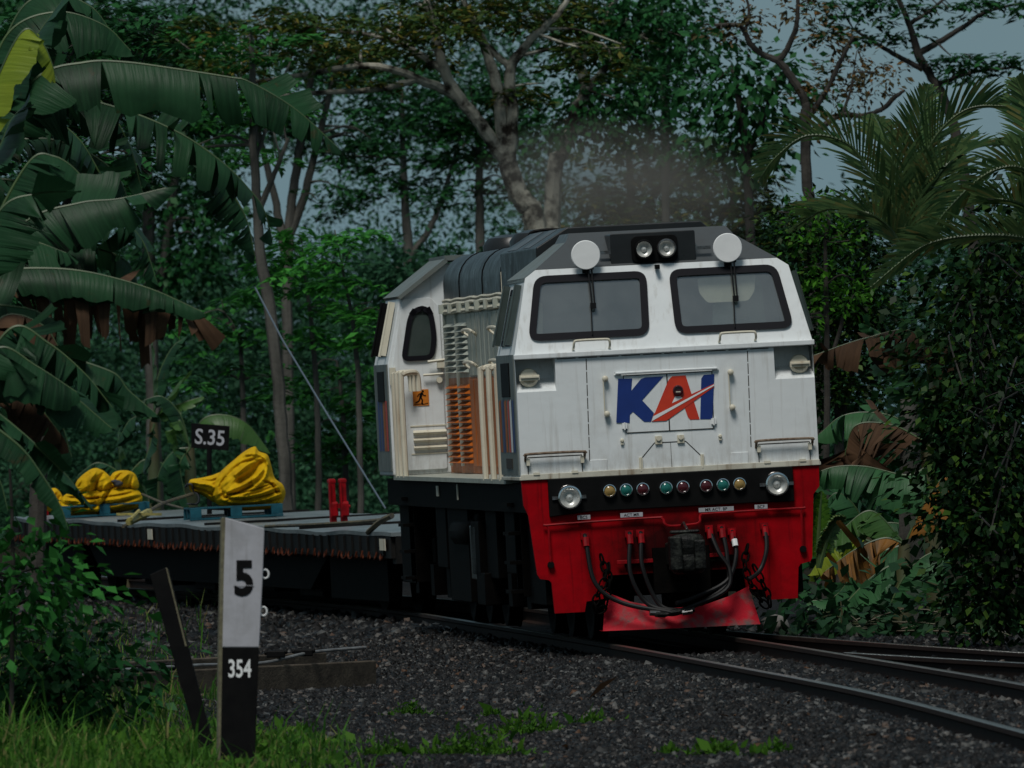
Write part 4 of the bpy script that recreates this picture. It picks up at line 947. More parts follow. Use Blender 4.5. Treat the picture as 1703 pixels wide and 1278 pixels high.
lump(m,[(352,826),(354,806),(366,786),(388,766),(408,750),(424,743),(431,751),(445,757),(451,774),(457,795),(470,806),(475,820),(471,834),(464,843),(435,848),(400,850),(374,846),(360,838)],131.6,.36,
 [(rim,1.6,4),([(447,773),(441,795),(424,812),(400,824),(372,832)],1.3,4),
  ([(372,826),(368,806),(384,786),(404,770),(424,765)],-1.5,4),([(400,800),(420,786),(434,770)],-2.6,8),([(380,818),(402,808),(424,796),(438,782)],1.2,3.4),([(378,826),(400,818),(420,808)],-1.6,3),([(392,790),(412,774),(426,764)],1.0,3),
  ([(366,841),(395,847),(436,843),(466,835)],1.0,2.2),([(370,836),(398,842),(436,838),(468,828)],-1.3,1.8),([(372,832),(400,837),(436,832),(468,822)],1.1,2.2),([(374,828),(402,831),(436,826),(464,817)],-1.4,1.8),([(376,824),(405,826),(436,820),(460,811)],1.0,2.2),([(380,822),(408,819),(432,812),(456,804)],-1.2,2),
  ([(412,756),(432,757),(446,768),(452,790)],1.0,3),([(455,800),(466,812),(470,826),(464,838)],1.3,3.5),([(440,800),(452,806),(460,818)],-1.6,3)])
lump_build(m,'folded_sheet',b0,TR)
m = M(); lump(m,[(313,806),(317,798),(334,795),(352,791),(368,786),(372,800),(362,822),(358,836),(346,830),(332,822),(318,818)],131.7,.24,[([(318,802),(345,806),(362,812)],1,4),([(320,812),(345,818),(360,828)],-1.2,3),([(330,798),(350,800),(366,796)],-1,3)],nt=80,nr=20)
lump_build(m,'sheet_tail',b0,TR)
m = M(); cloth(m,[(308,812),(313,805),(320,806),(322,818),(330,822),(330,838),(310,838)],131.7,-.3,.3,.004,n=16); m.box(at(395,846,131.8),(.95,.7,.05)); tarp_build(m,'dark_liner',b0,'tarpin',TR)
b1 = at(150,853,138.4); TL = empty('tarpaulin', b1); tag(TL,'low crumpled yellow tarpaulin folded flat on the left pallet behind banana leaves','tarpaulin','yellow tarpaulins on the wagon')
m = M()
st_ = [([(106,856-6*k),(150,859-6*k),(190,855-6*k),(232,842-5*k)],(1.1 if k%2 == 0 else -1.3),2.4) for k in range(6)]
lump(m,[(96,848),(102,830),(114,820),(142,811),(178,812),(206,810),(230,816),(237,832),(226,846),(182,856),(140,860),(106,857)],138.4,.42,st_+[([(178,812),(168,834),(162,856)],1.8,4),([(184,816),(174,836),(170,855)],-1.6,3),([(112,826),(140,818),(172,816)],1.2,4),([(120,838),(150,830),(165,828)],-1.0,4)])
lump_build(m,'folded_sheet',b1,TL)
m = M()
lump(m,[(122,824),(127,802),(140,788),(156,779),(170,782),(182,792),(188,804),(180,818),(150,822)],138.3,.34,[([(150,818),(152,800),(160,786)],1.6,4),([(160,816),(164,800),(172,788)],-1.8,4),([(130,816),(138,800),(150,788)],-1.2,3),([(172,816),(178,806),(184,802)],1,3)],nt=90,nr=24)
lump(m,[(178,812),(184,792),(194,784),(213,783),(226,791),(230,812),(204,817)],138.45,.30,[([(200,814),(204,800),(214,788)],1.4,4),([(192,812),(194,798),(202,788)],-1.5,3.5),([(216,812),(220,800),(222,792)],-1,3)],nt=90,nr=24)
lump(m,[(70,843),(74,820),(92,812),(105,828),(106,854),(84,852)],138.6,.30,[([(80,848),(84,832),(94,818)],1.4,3.5),([(92,850),(96,838),(100,826)],-1.4,3)],nt=80,nr=20)
lump_build(m,'crumpled_top',b1,TL)
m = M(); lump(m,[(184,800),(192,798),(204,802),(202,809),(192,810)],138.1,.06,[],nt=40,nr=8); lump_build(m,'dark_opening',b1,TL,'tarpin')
# lashing straps with ratchets
def strap(label, pts, r=.022, rat=None):
    P = [at(*p) for p in pts]; b = P[0]; root = empty('lashing_strap', b); tag(root,label,'strap','lashing straps on the wagon')
    m = M(); m.tube(smooth_path([list(p-b) for p in P],20),r,6); m.build('webbing', MAT['strap'], root, smooth=True)
    if rat:
        a, c = at(*rat[0])-b, at(*rat[1])-b; t = (c-a); m = M(); m.tube([a,c],.045,6); m.box((a+c)/2+Vector((0,-.05,.03)),(t.length*.5,.05,.03)); m.tube([a+Vector((.02,-.05,.03)),(a+c)/2+Vector((0,-.09,.07))],.02,6); m.build('ratchet', MAT['ratchet'], root)
strap('strap with yellowed ratchet running from the wagon edge up to the right tarpaulin',[(205,876,127.5),(240,856,128.5),(270,838,130),(320,822,131.4)],.02,((215,868,127.6),(248,852,128.6)))
strap('thin strap drooping between the two yellow tarpaulins',[(236,822,138.2),(270,836,135),(305,846,132)],.014)
strap('strap end hooked over the deck edge beside the locomotive',[(612,886,118.6),(632,868,118.2),(652,858,117.9)],.03)
strap('strap lying along the deck towards the red stake posts',[(442,876,122.5),(520,873,121),(600,868,119.6),(640,864,118.9)],.02)
# ---------------------------------------------------------------- posts, sign, trough, cable
D = 72.7
PO = empty('distance_post', at(400,1300,D)); tag(PO,'white topped concrete distance post with the number 5 over a black foot marked 354','post')
def W(px,py,d=D): return at(px,py,d)-PO.location
m = M()
f = [(375,861),(440,879),(437,960),(431,1077),(370,1077),(372,960)]
m.prism(f, lambda a,b: tuple(W(a,b)), lambda a,b: tuple(W(a,b)+Vector((-.012,.11,0)))); m.build('white_head', MAT['postwhite'], PO, bevel=.006)
m = M(); f = [(370,1077.5),(431,1077.5),(423,1300),(366,1300)]
m.prism(f, lambda a,b: tuple(W(a,b)), lambda a,b: tuple(W(a,b)+Vector((-.012,.11,0)))); m.build('black_foot', MAT['postblack'], PO, bevel=.006)
m = M(); m.prism([(369,862),(375,860.5),(370,1077),(366,1300),(362,1300),(364,1077)], lambda a,b: tuple(W(a,b)+Vector((0,.004,0))), lambda a,b: tuple(W(a,b)+Vector((-.012,.12,0)))); m.build('concrete_edge', MAT['edge'], PO)
letters('number_five','5',.30,MAT['postblack'],PO,W(405.5,962)+Vector((0,-.004,0)),.012,.86)
m = M()
for y in (974,): m.box(W(405.5,y)+Vector((0,-.006,0)),(.135,.002,.003))
m.build('stencil_bridge', MAT['postwhite'], PO)
letters('number_row','354',.158,MAT['whiteclean'],PO,W(399,1112)+Vector((0,-.004,0)),.003,.64)
for y,x in ((955,441),(1017,438)):
    m = M(); c = W(x,y)+Vector((0,.03,0)); m.tube([c+Vector((.022*math.cos(a),0,.028*math.sin(a))) for a in np.linspace(0,2*math.pi,17)],.006,6,False); m.build('wire_loop', MAT['whiteclean'], PO, smooth=True)
TP = empty('leaning_post', at(342,1262,75)); tag(TP,'thin black post leaning left beside the white distance post','post')
m = M(); q = lambda x,y: tuple(at(x,y,75)-TP.location)
m.prism([(249,956),(276,944),(281,950),(354,1236),(346,1262),(334,1258)], lambda a,b: q(a,b), lambda a,b: tuple(Vector(q(a,b))+Vector((.0,.09,0)))); m.build('post_shaft', MAT['postblack'], TP, bevel=.006)
m = M(); m.prism([(275.5,944),(278.5,946),(311,1075),(308,1075)], lambda a,b: tuple(Vector(q(a,b))+Vector((0,-.004,0))), lambda a,b: tuple(Vector(q(a,b))+Vector((0,.02,0)))); m.build('bare_edge', MAT['edge'], TP)
SG = empty('number_sign', at(348,880,136)); tag(SG,'small black sign reading S.35 on a post behind the wagon','sign')
m = M(); q = lambda x,y: tuple(at(x,y,136)-SG.location)
m.prism([(318,704),(382,709),(380,750),(318,745)], lambda a,b:q(a,b), lambda a,b: tuple(Vector(q(a,b))+Vector((0,.03,0)))); m.build('sign_board', MAT['postblack'], SG, bevel=.003)
m = M(); m.tube([q(348,745),q(349,1010)],.03,8); m.build('sign_post', MAT['postblack'], SG)
letters('lettering','S.35',.255,MAT['postwhite'],SG,Vector(q(349,727.5))+Vector((0,-.004,0)),.004,.86,Matrix.Rotation(math.radians(4.5),3,'Y'))
# concrete cable trough with pipes
TRO = empty('cable_trough', at(420,1150,96)); tag(TRO,'low weathered concrete cable trough beside the ballast, with pipes on top','cable trough')
A, B = Vector((-3.25,94.6,-.34)), Vector((-1.17,98.2,-.30)); t = (B-A).normalized(); nrm = Vector((-t.y,t.x,0)).normalized()
m = M()
def seg(a,b,off,h0,h1,th): 
    p,q2 = A.lerp(B,a)+nrm*off, A.lerp(B,b)+nrm*off; e = nrm*th
    vs = [p,q2,q2+e,p+e]; m.add([v+Vector((0,0,h0)) for v in vs]+[v+Vector((0,0,h1)) for v in vs],[(3,2,1,0),(4,5,6,7),(0,1,5,4),(1,2,6,5),(2,3,7,6),(3,0,4,7)])
for a,b in ((-.15,.18),(.185,.5),(.505,1.0)): seg(a,b,0,-.2,.19,.10)
m.v = [tuple(Vector(v)-TRO.location) for v in m.v]; m.build('near_wall', MAT['concrete'], TRO, bevel=.01)
m = M(); seg(-.15,.98,.45,-.2,.26,.10); m.v = [tuple(Vector(v)-TRO.location) for v in m.v]; m.build('far_wall', MAT['concrete'], TRO, bevel=.01)
for k,(off,z,pts) in enumerate(((.04,.215,[(-.1,0),(.3,.01),(.55,0),(.75,.07),(.97,.09)]),(.16,.20,[(-.12,-.02),(.2,.0),(.3,-.02)]))):
    m = M(); m.tube(smooth_path([list(A.lerp(B,a)+nrm*off+Vector((0,0,z+e))-TRO.location) for a,e in pts],30),.014,8); m.build('cable_pipe', MAT['pipe'], TRO, smooth=True)
for a in (-.02,.08,.13,.22,.62,.73):
    m = M(); c = A.lerp(B,a)+nrm*.06+Vector((0,0,.225+(.06 if a > .6 else 0)))-TRO.location; m.box(c,(.16,.08,.06)); m.tube([c+Vector((-.1,0,.01)),c+Vector((.1,0,.02))],.022,6); m.build('pipe_joint', MAT['black'], TRO, bevel=.01)
GW = empty('stay_cable', at(641,846,134)); tag(GW,'blue grey stay cable slanting down behind the wagon to the left of the locomotive','cable')
m = M(); m.tube([at(424,478,134)-GW.location,at(470,566,134)-GW.location,at(540,682,134)-GW.location,at(641,846,134)-GW.location],.011,6); m.build('cable_strand', MAT['wire'], GW)
ST_ = M(); ST_.lathe((0,0,0),(0,0,1),[(.14,-.05),(.17,.05),(.12,.15),(.05,.19)],7); so_ = ST_.build('pale_stone', MAT['stone'], None, bevel=.02)
so_.location = at(1288,1046,106); so_.scale = (.95,.8,.7); so_.rotation_euler = (.1,.15,.5); tag(so_,'pale boulder at the edge of the turnout beside the red pilot','stone')

# ---------------------------------------------------------------- woodland behind
tree('rain_tree','big spreading tree with lichen spotted forked trunk rising behind the locomotive roof','tree',150,
 [[(985,985,26),(925,520,22),(890,375,19),(862,320,17),(845,272,16)],
  [(845,272,13),(800,210,11),(765,165,10),(740,120,9),(725,60,8),(710,0,6),(700,-60,4)],
  [(845,272,12),(835,215,11),(828,150,10),(810,90,8),(790,40,6),(760,-20,4)],
  [(848,270,11),(852,190,10),(850,115,9),(880,70,7),(930,20,5),(960,-30,4)],
  [(770,170,7),(735,148,8),(690,130,7),(640,112,6),(580,112,5),(500,125,4),(400,140,3)],
  [(690,133,6),(620,150,5),(520,155,4),(430,165,3)],[(850,115,6),(790,60,5),(745,35,4),(690,5,3)],[(740,120,6),(660,70,5),(560,50,3)]],
 [(620,60,130,36,2),(480,45,120,42),(390,110,90,34,-1),(540,95,110,26,1),(700,40,90,40,-1),(820,20,110,40),(930,40,90,45,2),(1000,95,80,36),(880,150,50,22),(330,55,70,40,1),(640,130,70,14),(760,-10,140,30),(720,90,50,24,2)],
 'pinnate',.13,3.0,'olive','bark')
tree('tall_tree','slender leaning tree with pale lichen patches on its trunk, right of the forked tree','tree',158,
 [[(905,985,18),(920,330,14),(935,260,12),(955,190,11),(975,150,10),(965,105,9),(990,60,7),(1020,10,5),(1040,-40,3)],[(975,150,7),(1030,90,5),(1080,50,3)],[(972,120,6),(930,70,4),(900,20,3)]],
 [(1000,170,80,40),(940,215,50,24),(1060,130,70,36,2),(1090,50,70,45),(1000,10,80,40),(1040,215,60,30,2),(960,60,60,30)],'broad',.12,2.4,'dark','bark')
tree('vine_clad_tree','thin pale trunk hung with drooping leaves between the smoke and the sky','tree',165,
 [[(1112,980,9),(1108,420,7),(1107,205,7),(1103,120,6),(1100,50,5),(1095,-30,4)],[(1104,130,4),(1140,80,3),(1170,60,2)]],
 [(1120,118,44,34),(1152,62,44,36),(1080,165,34,26),(1112,236,50,26),(1150,180,30,34),(1070,60,40,40),(1130,10,60,30)],'broad',.14,2.2,'dark','barkbrown')
tree('sparse_tree','sparse rusty leaved tree with crooked dark limbs against the open sky','tree',138,
 [[(1370,980,14),(1352,420,10),(1341,300,9),(1341,193,8),(1336,165,7),(1315,127,7),(1294,101,6)],
  [(1294,101,6),(1268,90,5),(1249,75,5),(1237,50,4),(1225,42,4),(1188,42,2.5)],[(1294,101,6),(1310,80,5),(1325,38,4),(1327,-20,3)],
  [(1341,200,6),(1375,150,4),(1395,108,4),(1420,60,3)],[(1343,230,5),(1395,193,5),(1433,193,4),(1466,182,4),(1487,163,4),(1505,150,2)],[(1237,60,3),(1246,25,2.5),(1240,-10,2)],[(1400,192,3),(1415,150,2),(1420,120,2)]],
 [(1400,105,56,34,1),(1445,145,46,24),(1350,150,44,24),(1245,28,44,22),(1330,10,36,22),(1468,128,34,20),(1210,50,24,14),(1395,60,36,18),(1380,200,40,12)],'tuft',.09,1.1,'rusty','barkdark')
tree('big_leaved_tree','dark big leaved tree hanging in clumps left of the rusty sparse tree','tree',146,
 [[(1262,980,11),(1250,420,8),(1240,250,7),(1225,140,5),(1215,110,3)],[(1242,260,5),(1275,180,4),(1290,130,3)]],
 [(1228,108,30,24),(1212,142,30,22),(1260,152,34,34),(1288,138,26,26),(1235,190,40,24),(1270,215,36,24),(1225,240,40,28)],'broad',.16,3.0,'dark','barkdark')
tree('flat_topped_tree','flat topped tree with slanting dark trunk at the upper right against the sky','tree',150,
 [[(1690,980,14),(1610,330,10),(1570,165,8),(1550,130,7),(1527,90,7),(1513,42,5),(1490,-10,4)],[(1527,90,6),(1560,71,5),(1607,42,4),(1640,20,3),(1700,5,2)],[(1535,116,5),(1490,92,4),(1447,66,3),(1420,50,2)],[(1512,40,4),(1545,20,3),(1580,-10,2)],[(1560,140,4),(1620,120,3),(1690,112,2)]],
 [(1540,16,60,16),(1625,10,70,18),(1455,18,50,16),(1690,6,50,16),(1392,48,38,18),(1622,112,46,9),(1680,100,40,10),(1590,92,24,9),(1465,60,40,12),(1380,8,60,12),(1500,-6,70,14)],'pinnate',.14,2.2,'dark','barkdark')
tree('slender_tree','straight grey trunk standing behind the wagon left of the stay cable','tree',146,
 [[(490,985,12),(474,800,11),(463,640,10.5),(447,500,10),(434,430,9),(425,300,7.5),(420,150,6),(418,60,4)],[(430,350,6),(460,280,4),(480,230,3)]],
 [(430,250,70,36,2),(380,180,70,36),(460,170,60,32,-1),(410,70,90,40),(330,250,50,26,1)],'pinnate',.15,2.2,'mid','barkbrown')
tree('forked_tree','trunk splitting into three stems among the leaves above the yellow tarpaulins','tree',172,
 [[(485,985,10),(478,560,9),(480,400,8),(490,300,7.5),(505,210,7),(520,110,5),(525,30,4)],[(474,420,8),(455,320,6),(432,230,5),(420,160,4)],[(478,400,8),(505,330,7),(525,250,6),(545,170,5),(560,100,3)]],
 [(500,190,90,34),(580,240,70,34),(610,170,80,40,2),(560,330,60,26),(430,170,60,34),(540,100,90,40),(640,260,50,30)],'pinnate',.15,2.6,'dark','barkbrown')
tree('tall_dark_tree','tall dark tree seen through the gaps of the front banana leaves','tree',180,
 [[(268,985,15),(255,700,12),(250,480,11),(245,300,9),(240,150,7),(235,40,5)],[(252,520,8),(272,440,8),(290,300,7),(312,190,5),(330,110,3)],[(247,330,6),(210,250,5),(180,170,3)]],
 [(250,110,120,60),(335,210,70,40),(170,60,120,50),(330,370,60,40),(215,300,60,36),(110,150,90,50),(340,110,70,40),(60,40,100,50),(300,450,60,34)],'broad',.15,2.8,'dark','barkbrown')
bgs = [('twin stemmed tree with dark layered crown left of the locomotive roof',[[(690,985,11),(680,480,9),(674,350,7),(670,240,5),(668,150,3)],[(678,430,6),(715,380,5),(745,300,4),(765,230,3)]],[(690,210,100,34),(770,260,70,30),(620,300,60,26),(730,180,80,36),(660,130,80,36),(690,300,40,20)],'dark',195),
 ('bushy dark tree filling the gap beside the forked rain tree',[[(800,985,12),(800,500,9),(798,330,7),(795,220,5)]],[(800,235,80,40),(760,190,70,36),(850,210,60,40),(800,150,80,40),(745,320,40,22),(850,310,50,24)],'dark',185),
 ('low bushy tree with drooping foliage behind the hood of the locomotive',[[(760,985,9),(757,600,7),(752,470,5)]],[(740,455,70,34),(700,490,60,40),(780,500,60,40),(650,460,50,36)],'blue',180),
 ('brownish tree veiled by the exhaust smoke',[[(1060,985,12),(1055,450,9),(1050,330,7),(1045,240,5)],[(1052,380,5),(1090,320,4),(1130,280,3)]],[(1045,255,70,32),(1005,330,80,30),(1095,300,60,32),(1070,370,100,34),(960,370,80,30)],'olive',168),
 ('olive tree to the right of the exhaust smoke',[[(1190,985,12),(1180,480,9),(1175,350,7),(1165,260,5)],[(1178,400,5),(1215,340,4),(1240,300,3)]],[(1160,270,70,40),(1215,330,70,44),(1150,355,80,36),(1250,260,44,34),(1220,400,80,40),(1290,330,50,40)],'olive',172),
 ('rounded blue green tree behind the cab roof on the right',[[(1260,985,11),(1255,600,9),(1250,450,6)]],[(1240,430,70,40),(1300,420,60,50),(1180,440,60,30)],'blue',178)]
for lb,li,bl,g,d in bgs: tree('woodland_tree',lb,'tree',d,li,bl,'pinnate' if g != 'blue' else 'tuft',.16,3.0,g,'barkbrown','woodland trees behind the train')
tree('tall_dark_tree','dense dark tree filling the upper left corner behind the big banana leaves','tree',118,[[(60,990,16),(70,600,13),(85,350,11),(95,180,8)],[(82,400,7),(140,280,5),(200,200,4)]],[(60,60,110,60),(170,40,90,50),(40,190,90,70),(150,170,90,60),(60,330,90,70),(170,300,70,60),(120,420,90,40),(260,60,70,40),(240,150,60,44),(230,260,40,50),(20,470,60,50)],'pinnate',.15,2.6,'dark','barkdark')
# bright saplings in the middle distance
sap = [('bright green sapling with feathery leaves right of the stay cable',142,[(600,960,6),(598,700,5),(590,560,4),(570,450,2)],[(600,470,44,20),(560,430,60,24),(620,520,34,24),(610,560,40,26),(575,395,44,20)]),
 ('bright leafy sapling around the grey trunk',148,[(530,960,6),(528,700,5),(520,560,4),(505,440,2)],[(510,430,56,24),(470,455,44,20),(545,500,50,26),(520,560,40,24),(480,400,40,18)]),
 ('dim green sapling between the tarpaulins and the locomotive',150,[(580,960,6),(575,800,5),(570,680,4),(560,600,2)],[(565,620,60,30),(520,650,44,30),(610,680,40,36),(580,740,60,36),(520,730,40,34)]),
 ('leafy sapling over the looped tarpaulin',152,[(410,960,6),(405,700,5),(400,560,3)],[(400,560,56,34),(360,620,44,34),(440,620,36,36),(400,500,44,24),(350,540,40,30)])]
for i,(lb,d,st,bl) in enumerate(sap): tree('sapling',lb,'sapling',d,[st],bl,'pinnate',.17,2.2,'bright' if i < 2 else 'mid','barkbrown','saplings behind the wagon')
# far wood, one mass
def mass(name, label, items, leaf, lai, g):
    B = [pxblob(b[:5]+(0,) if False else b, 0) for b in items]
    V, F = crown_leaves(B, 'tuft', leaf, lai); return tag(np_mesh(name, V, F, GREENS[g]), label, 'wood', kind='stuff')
fw = []
for x in range(-60,920,50):
    for y in range(455,1010,45): fw.append((x+random.uniform(-20,20),y+random.uniform(-20,20),46,38,random.uniform(205,245)))
    for y in range(480,1010,50): fw.append((x+random.uniform(-20,20),y+random.uniform(-20,20),46,38,random.uniform(245,270)))
for x in range(-60,420,60):
    for y in range(-20,470,60):
        if random.random() < .97: fw.append((x+random.uniform(-20,20),y+random.uniform(-20,20),44,34,random.uniform(205,245)))
for x in range(400,900,60):
    for y in range(-20,270,55):
        if random.random() < .9: fw.append((x+random.uniform(-20,20),y+random.uniform(-20,20),40,28,random.uniform(205,245)))
for x in range(880,1780,50):
    for y in range(430 if x < 1300 else 370,1030,45): fw.append((x+random.uniform(-20,20),y+random.uniform(-20,20),46,38,random.uniform(195,230)))
for x in range(920,1250,55):
    for y in range(250,430,50):
        if random.random() < .5: fw.append((x,y,36,26,random.uniform(195,230)))
for x in range(540,900,32):
    for y in range(300,450,34):
        if random.random() < .42: fw.append((x+random.uniform(-14,14),y+random.uniform(-12,12),24,17,random.uniform(215,250)))
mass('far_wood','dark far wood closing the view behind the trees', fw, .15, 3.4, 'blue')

# shrubs on the right
def shrub(label, d, blobs, leaf, lai, g, stems, style='tuft', group='shrubs on the right of the track', bark='barkdark', nm='shrub'):
    return tree(nm, label, 'shrub', d, stems, blobs, style, leaf, lai, g, bark, group)
shrub('tall dense bush with bright leaf clusters just right of the cab roof',118,[(1330,420,50,50),(1400,390,60,46),(1360,480,60,50),(1440,440,50,46),(1400,540,60,44),(1350,580,50,50),(1450,520,50,50),(1310,370,34,30),(1440,350,40,34),(1420,620,60,50),(1370,660,50,44)],.085,3.2,'shrub',[[(1400,1020,10),(1395,700,8),(1385,500,5)],[(1396,720,6),(1430,560,4),(1445,420,3)]])
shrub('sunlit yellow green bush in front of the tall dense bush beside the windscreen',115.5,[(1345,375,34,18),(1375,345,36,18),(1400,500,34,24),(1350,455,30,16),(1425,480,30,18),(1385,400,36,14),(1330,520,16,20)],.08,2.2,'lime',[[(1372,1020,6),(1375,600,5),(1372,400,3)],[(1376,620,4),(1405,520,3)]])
shrub('large dark glossy shrub filling the right edge beside the rails',100,[(1640,480,70,60),(1690,420,50,60),(1600,560,70,60),(1680,590,60,70),(1620,660,70,60),(1690,720,60,80),(1600,760,60,60),(1660,830,70,70),(1710,900,60,80),(1640,930,60,60),(1570,660,44,50),(1590,850,44,50),(1690,330,40,60),(1580,470,40,34),(1680,1010,60,50),(1620,1010,50,40)],.10,3.0,'shrub',[[(1660,1045,9,1.6),(1655,800,7,1.6),(1645,560,5,1.5),(1650,430,3,1)],[(1655,820,6,1.6),(1700,640,4,1.3),(1700,450,3,1)],[(1656,850,6,1.6),(1605,700,4,1.3),(1590,560,3,1)]],'broad')
shrub('pale leafed twigs at the front of the dark glossy shrub',97,[(1600,530,40,26),(1665,600,36,30),(1640,700,30,24),(1690,480,24,30),(1610,640,26,20),(1660,880,40,40),(1650,780,30,24)],.08,.5,'shrub',[[(1640,1045,5,3.5),(1640,760,4,3),(1630,600,2,1.5)]],'broad')
shrub('dark undergrowth bush behind the banana plants on the right',119,[(1400,800,60,60),(1460,900,70,70),(1540,820,50,70),(1390,950,50,60),(1480,1000,70,50),(1560,960,50,60),(1450,720,60,50),(1530,700,40,60)],.18,3.0,'dark',[[(1460,1040,7),(1458,900,5),(1450,760,3)]],'broad')
# coconut palms on the right
PB = at(1512,560,112); PB.z = -.1
P1 = empty('coconut_palm',PB); tag(P1,'young coconut palm with upright and arching fronds behind the right hand bushes','palm')
m = M(); m.tube([(0,0,0),(.02,0,.8),(0,0,2.3)],[.16,.13,.09],10); m.build('trunk', MAT['barkbrown'], P1, smooth=True)
for pts,ln in (([(1512,440),(1500,370),(1455,300),(1410,240),(1343,226),(1290,262),(1262,300)],.62),([(1512,440),(1512,360),(1516,290),(1526,220),(1545,140)],.5),([(1512,440),(1520,330),(1548,240),(1600,186),(1660,176),(1740,190)],.62),
   ([(1512,440),(1505,340),(1480,250),(1452,190,1)],.5),([(1512,440),(1540,330),(1590,260),(1660,240,2),(1720,260,2)],.5),([(1512,440),(1480,380),(1430,350),(1370,350,1),(1320,380,1)],.5),([(1512,440,1),(1530,350,2),(1560,270,3),(1620,220,4)],.5)):
    frond(P1, PB, L(112,*pts), ln, 66, .12, wd=.014)
PB = at(1760,470,97); PB.z = -.1
P2 = empty('coconut_palm',PB); tag(P2,'coconut palm at the right edge whose drooping frond hangs over the shrub','palm')
m = M(); m.tube([(0,0,0),(.03,0,1.2),(0,0,3.4)],[.17,.14,.1],10); m.build('trunk', MAT['barkbrown'], P2, smooth=True)
for pts,ln in (([(1760,420),(1700,396),(1632,392),(1563,400),(1516,422),(1448,478)],.55),([(1760,420),(1740,330),(1700,280),(1640,290),(1575,350),(1540,400)],.5),([(1760,420),(1745,300),(1725,210),(1690,130)],.5),([(1760,420),(1715,350),(1650,330),(1590,345,1)],.45)):
    frond(P2, PB, L(97,*pts), ln, 62, .15, wd=.014)
# banana plants to the right of the locomotive
def banana(name_label, stem, d, leaves, group, h=None):
    """stem: foot and top in the frame; leaves: (points, width, droopL, droopR, torn, look)"""
    b = at(stem[0][0],stem[0][1],d); b.z = -.25
    root = empty('banana_plant', b); tag(root, name_label, 'banana plant', group)
    m = M(); q = [at(s[0],s[1],d)-b for s in stem]; q[0] = Vector((q[0].x,q[0].y,0)); m.tube(smooth_path([list(p) for p in q],12), np.linspace(.11,.06,12), 10); m.build('pseudostem', MAT['stem'], root, smooth=True)
    for lf in leaves:
        pts, Wd, a, c, tn, lk = lf[:6]; banana_leaf(root, b, L(d+(lf[6] if len(lf) > 6 else 0),*pts), Wd*WF, a, c, tn, lk)
    return root
WF = 1.7
G = 'banana plants right of the track'
banana('banana plant with brown hanging dead leaf beside the white nose',[(1560,1040),(1552,900),(1540,740)],111,[
 ([(1545,745),(1500,700),(1450,686),(1400,692),(1362,722)],.24,70,60,.5,'bananamid',1),
 ([(1548,745),(1530,730),(1480,706),(1420,710),(1402,780)],.42,82,78,.9,'bananadead'),
 ([(1550,770),(1510,790),(1440,776),(1390,776),(1352,788)],.24,72,60,.8,'bananamid',-1),
 ([(1550,760),(1545,640),(1520,553),(1440,562),(1350,592)],.28,78,70,1.0,'bananadead',2),
 ([(1545,745),(1545,690),(1520,620),(1470,560,1),(1440,540,1)],.22,40,30,.7,'bananamid',2),
 ([(1548,750),(1560,690),(1590,650),(1630,660)],.2,50,50,.6,'bananamid',1)],G)
banana('low banana plant with orange striped withering leaf beside the pilot',[(1500,1050),(1502,980),(1505,905)],108,[
 ([(1505,905),(1470,895),(1420,915),(1372,950)],.26,78,70,.9,'bananaorange'),
 ([(1505,905),(1530,850),(1562,800),(1580,790)],.16,60,60,.8,'bananaorange',1),
 ([(1505,905),(1450,850),(1400,880),(1360,905)],.2,55,45,.5,'bananabright',1.5),
 ([(1478,1012),(1500,965),(1530,930),(1572,908)],.22,60,20,.3,'bananamid',-1),
 ([(1505,905),(1440,930),(1390,990),(1340,1000)],.2,40,30,.4,'bananamid',1.2),
 ([(1500,930),(1450,960),(1400,1010),(1372,1040)],.2,50,40,.4,'bananamid',-.5)],G)
banana('banana plant with one broad upright leaf facing the track',[(1450,1045),(1448,960),(1446,890)],114,[
 ([(1446,895),(1455,850),(1478,800),(1510,768)],.3,5,5,.1,'bananamid'),
 ([(1446,890),(1420,840),(1390,820),(1362,850)],.2,50,40,.5,'bananamid'),
 ([(1446,890),(1475,870),(1520,880),(1550,920)],.2,55,45,.5,'bananamid',-.8),
 ([(1446,900),(1410,890),(1380,905),(1350,950)],.22,50,50,.3,'bananalime',-.5),
 ([(1446,900),(1425,930),(1415,980),(1420,1030)],.2,40,60,.3,'bananamid',-1.5),
 ([(1446,900),(1480,940),(1500,1000),(1505,1040)],.2,50,50,.4,'bananamid',-1)],G)
WF = 1.28
shrub('low broadleaf plants crowding the foot of the bananas beside the far rail',105.5,[(1345,1020,40,20),(1390,1028,44,20),(1440,1040,40,16),(1490,1045,50,14),(1550,1045,50,16),(1600,1050,50,16),(1660,1055,60,14)],.16,1.6,'ground',[[(1400,1055,3),(1400,1020,2),(1398,1000,1)]],'broad',bark='stem')
FB = at(1362,945,109); FN = empty('fern',FB); tag(FN,'single pale fern frond standing against the red pilot edge','fern')
frond(FN, FB, L(109,(1362,945),(1361,900),(1363,860),(1366,818)), .16, 50, .5, 'weed', wd=.02)
frond(FN, FB, L(109,(1362,945),(1375,900),(1390,870),(1404,862)), .16, 50, .5, 'palm', wd=.02)
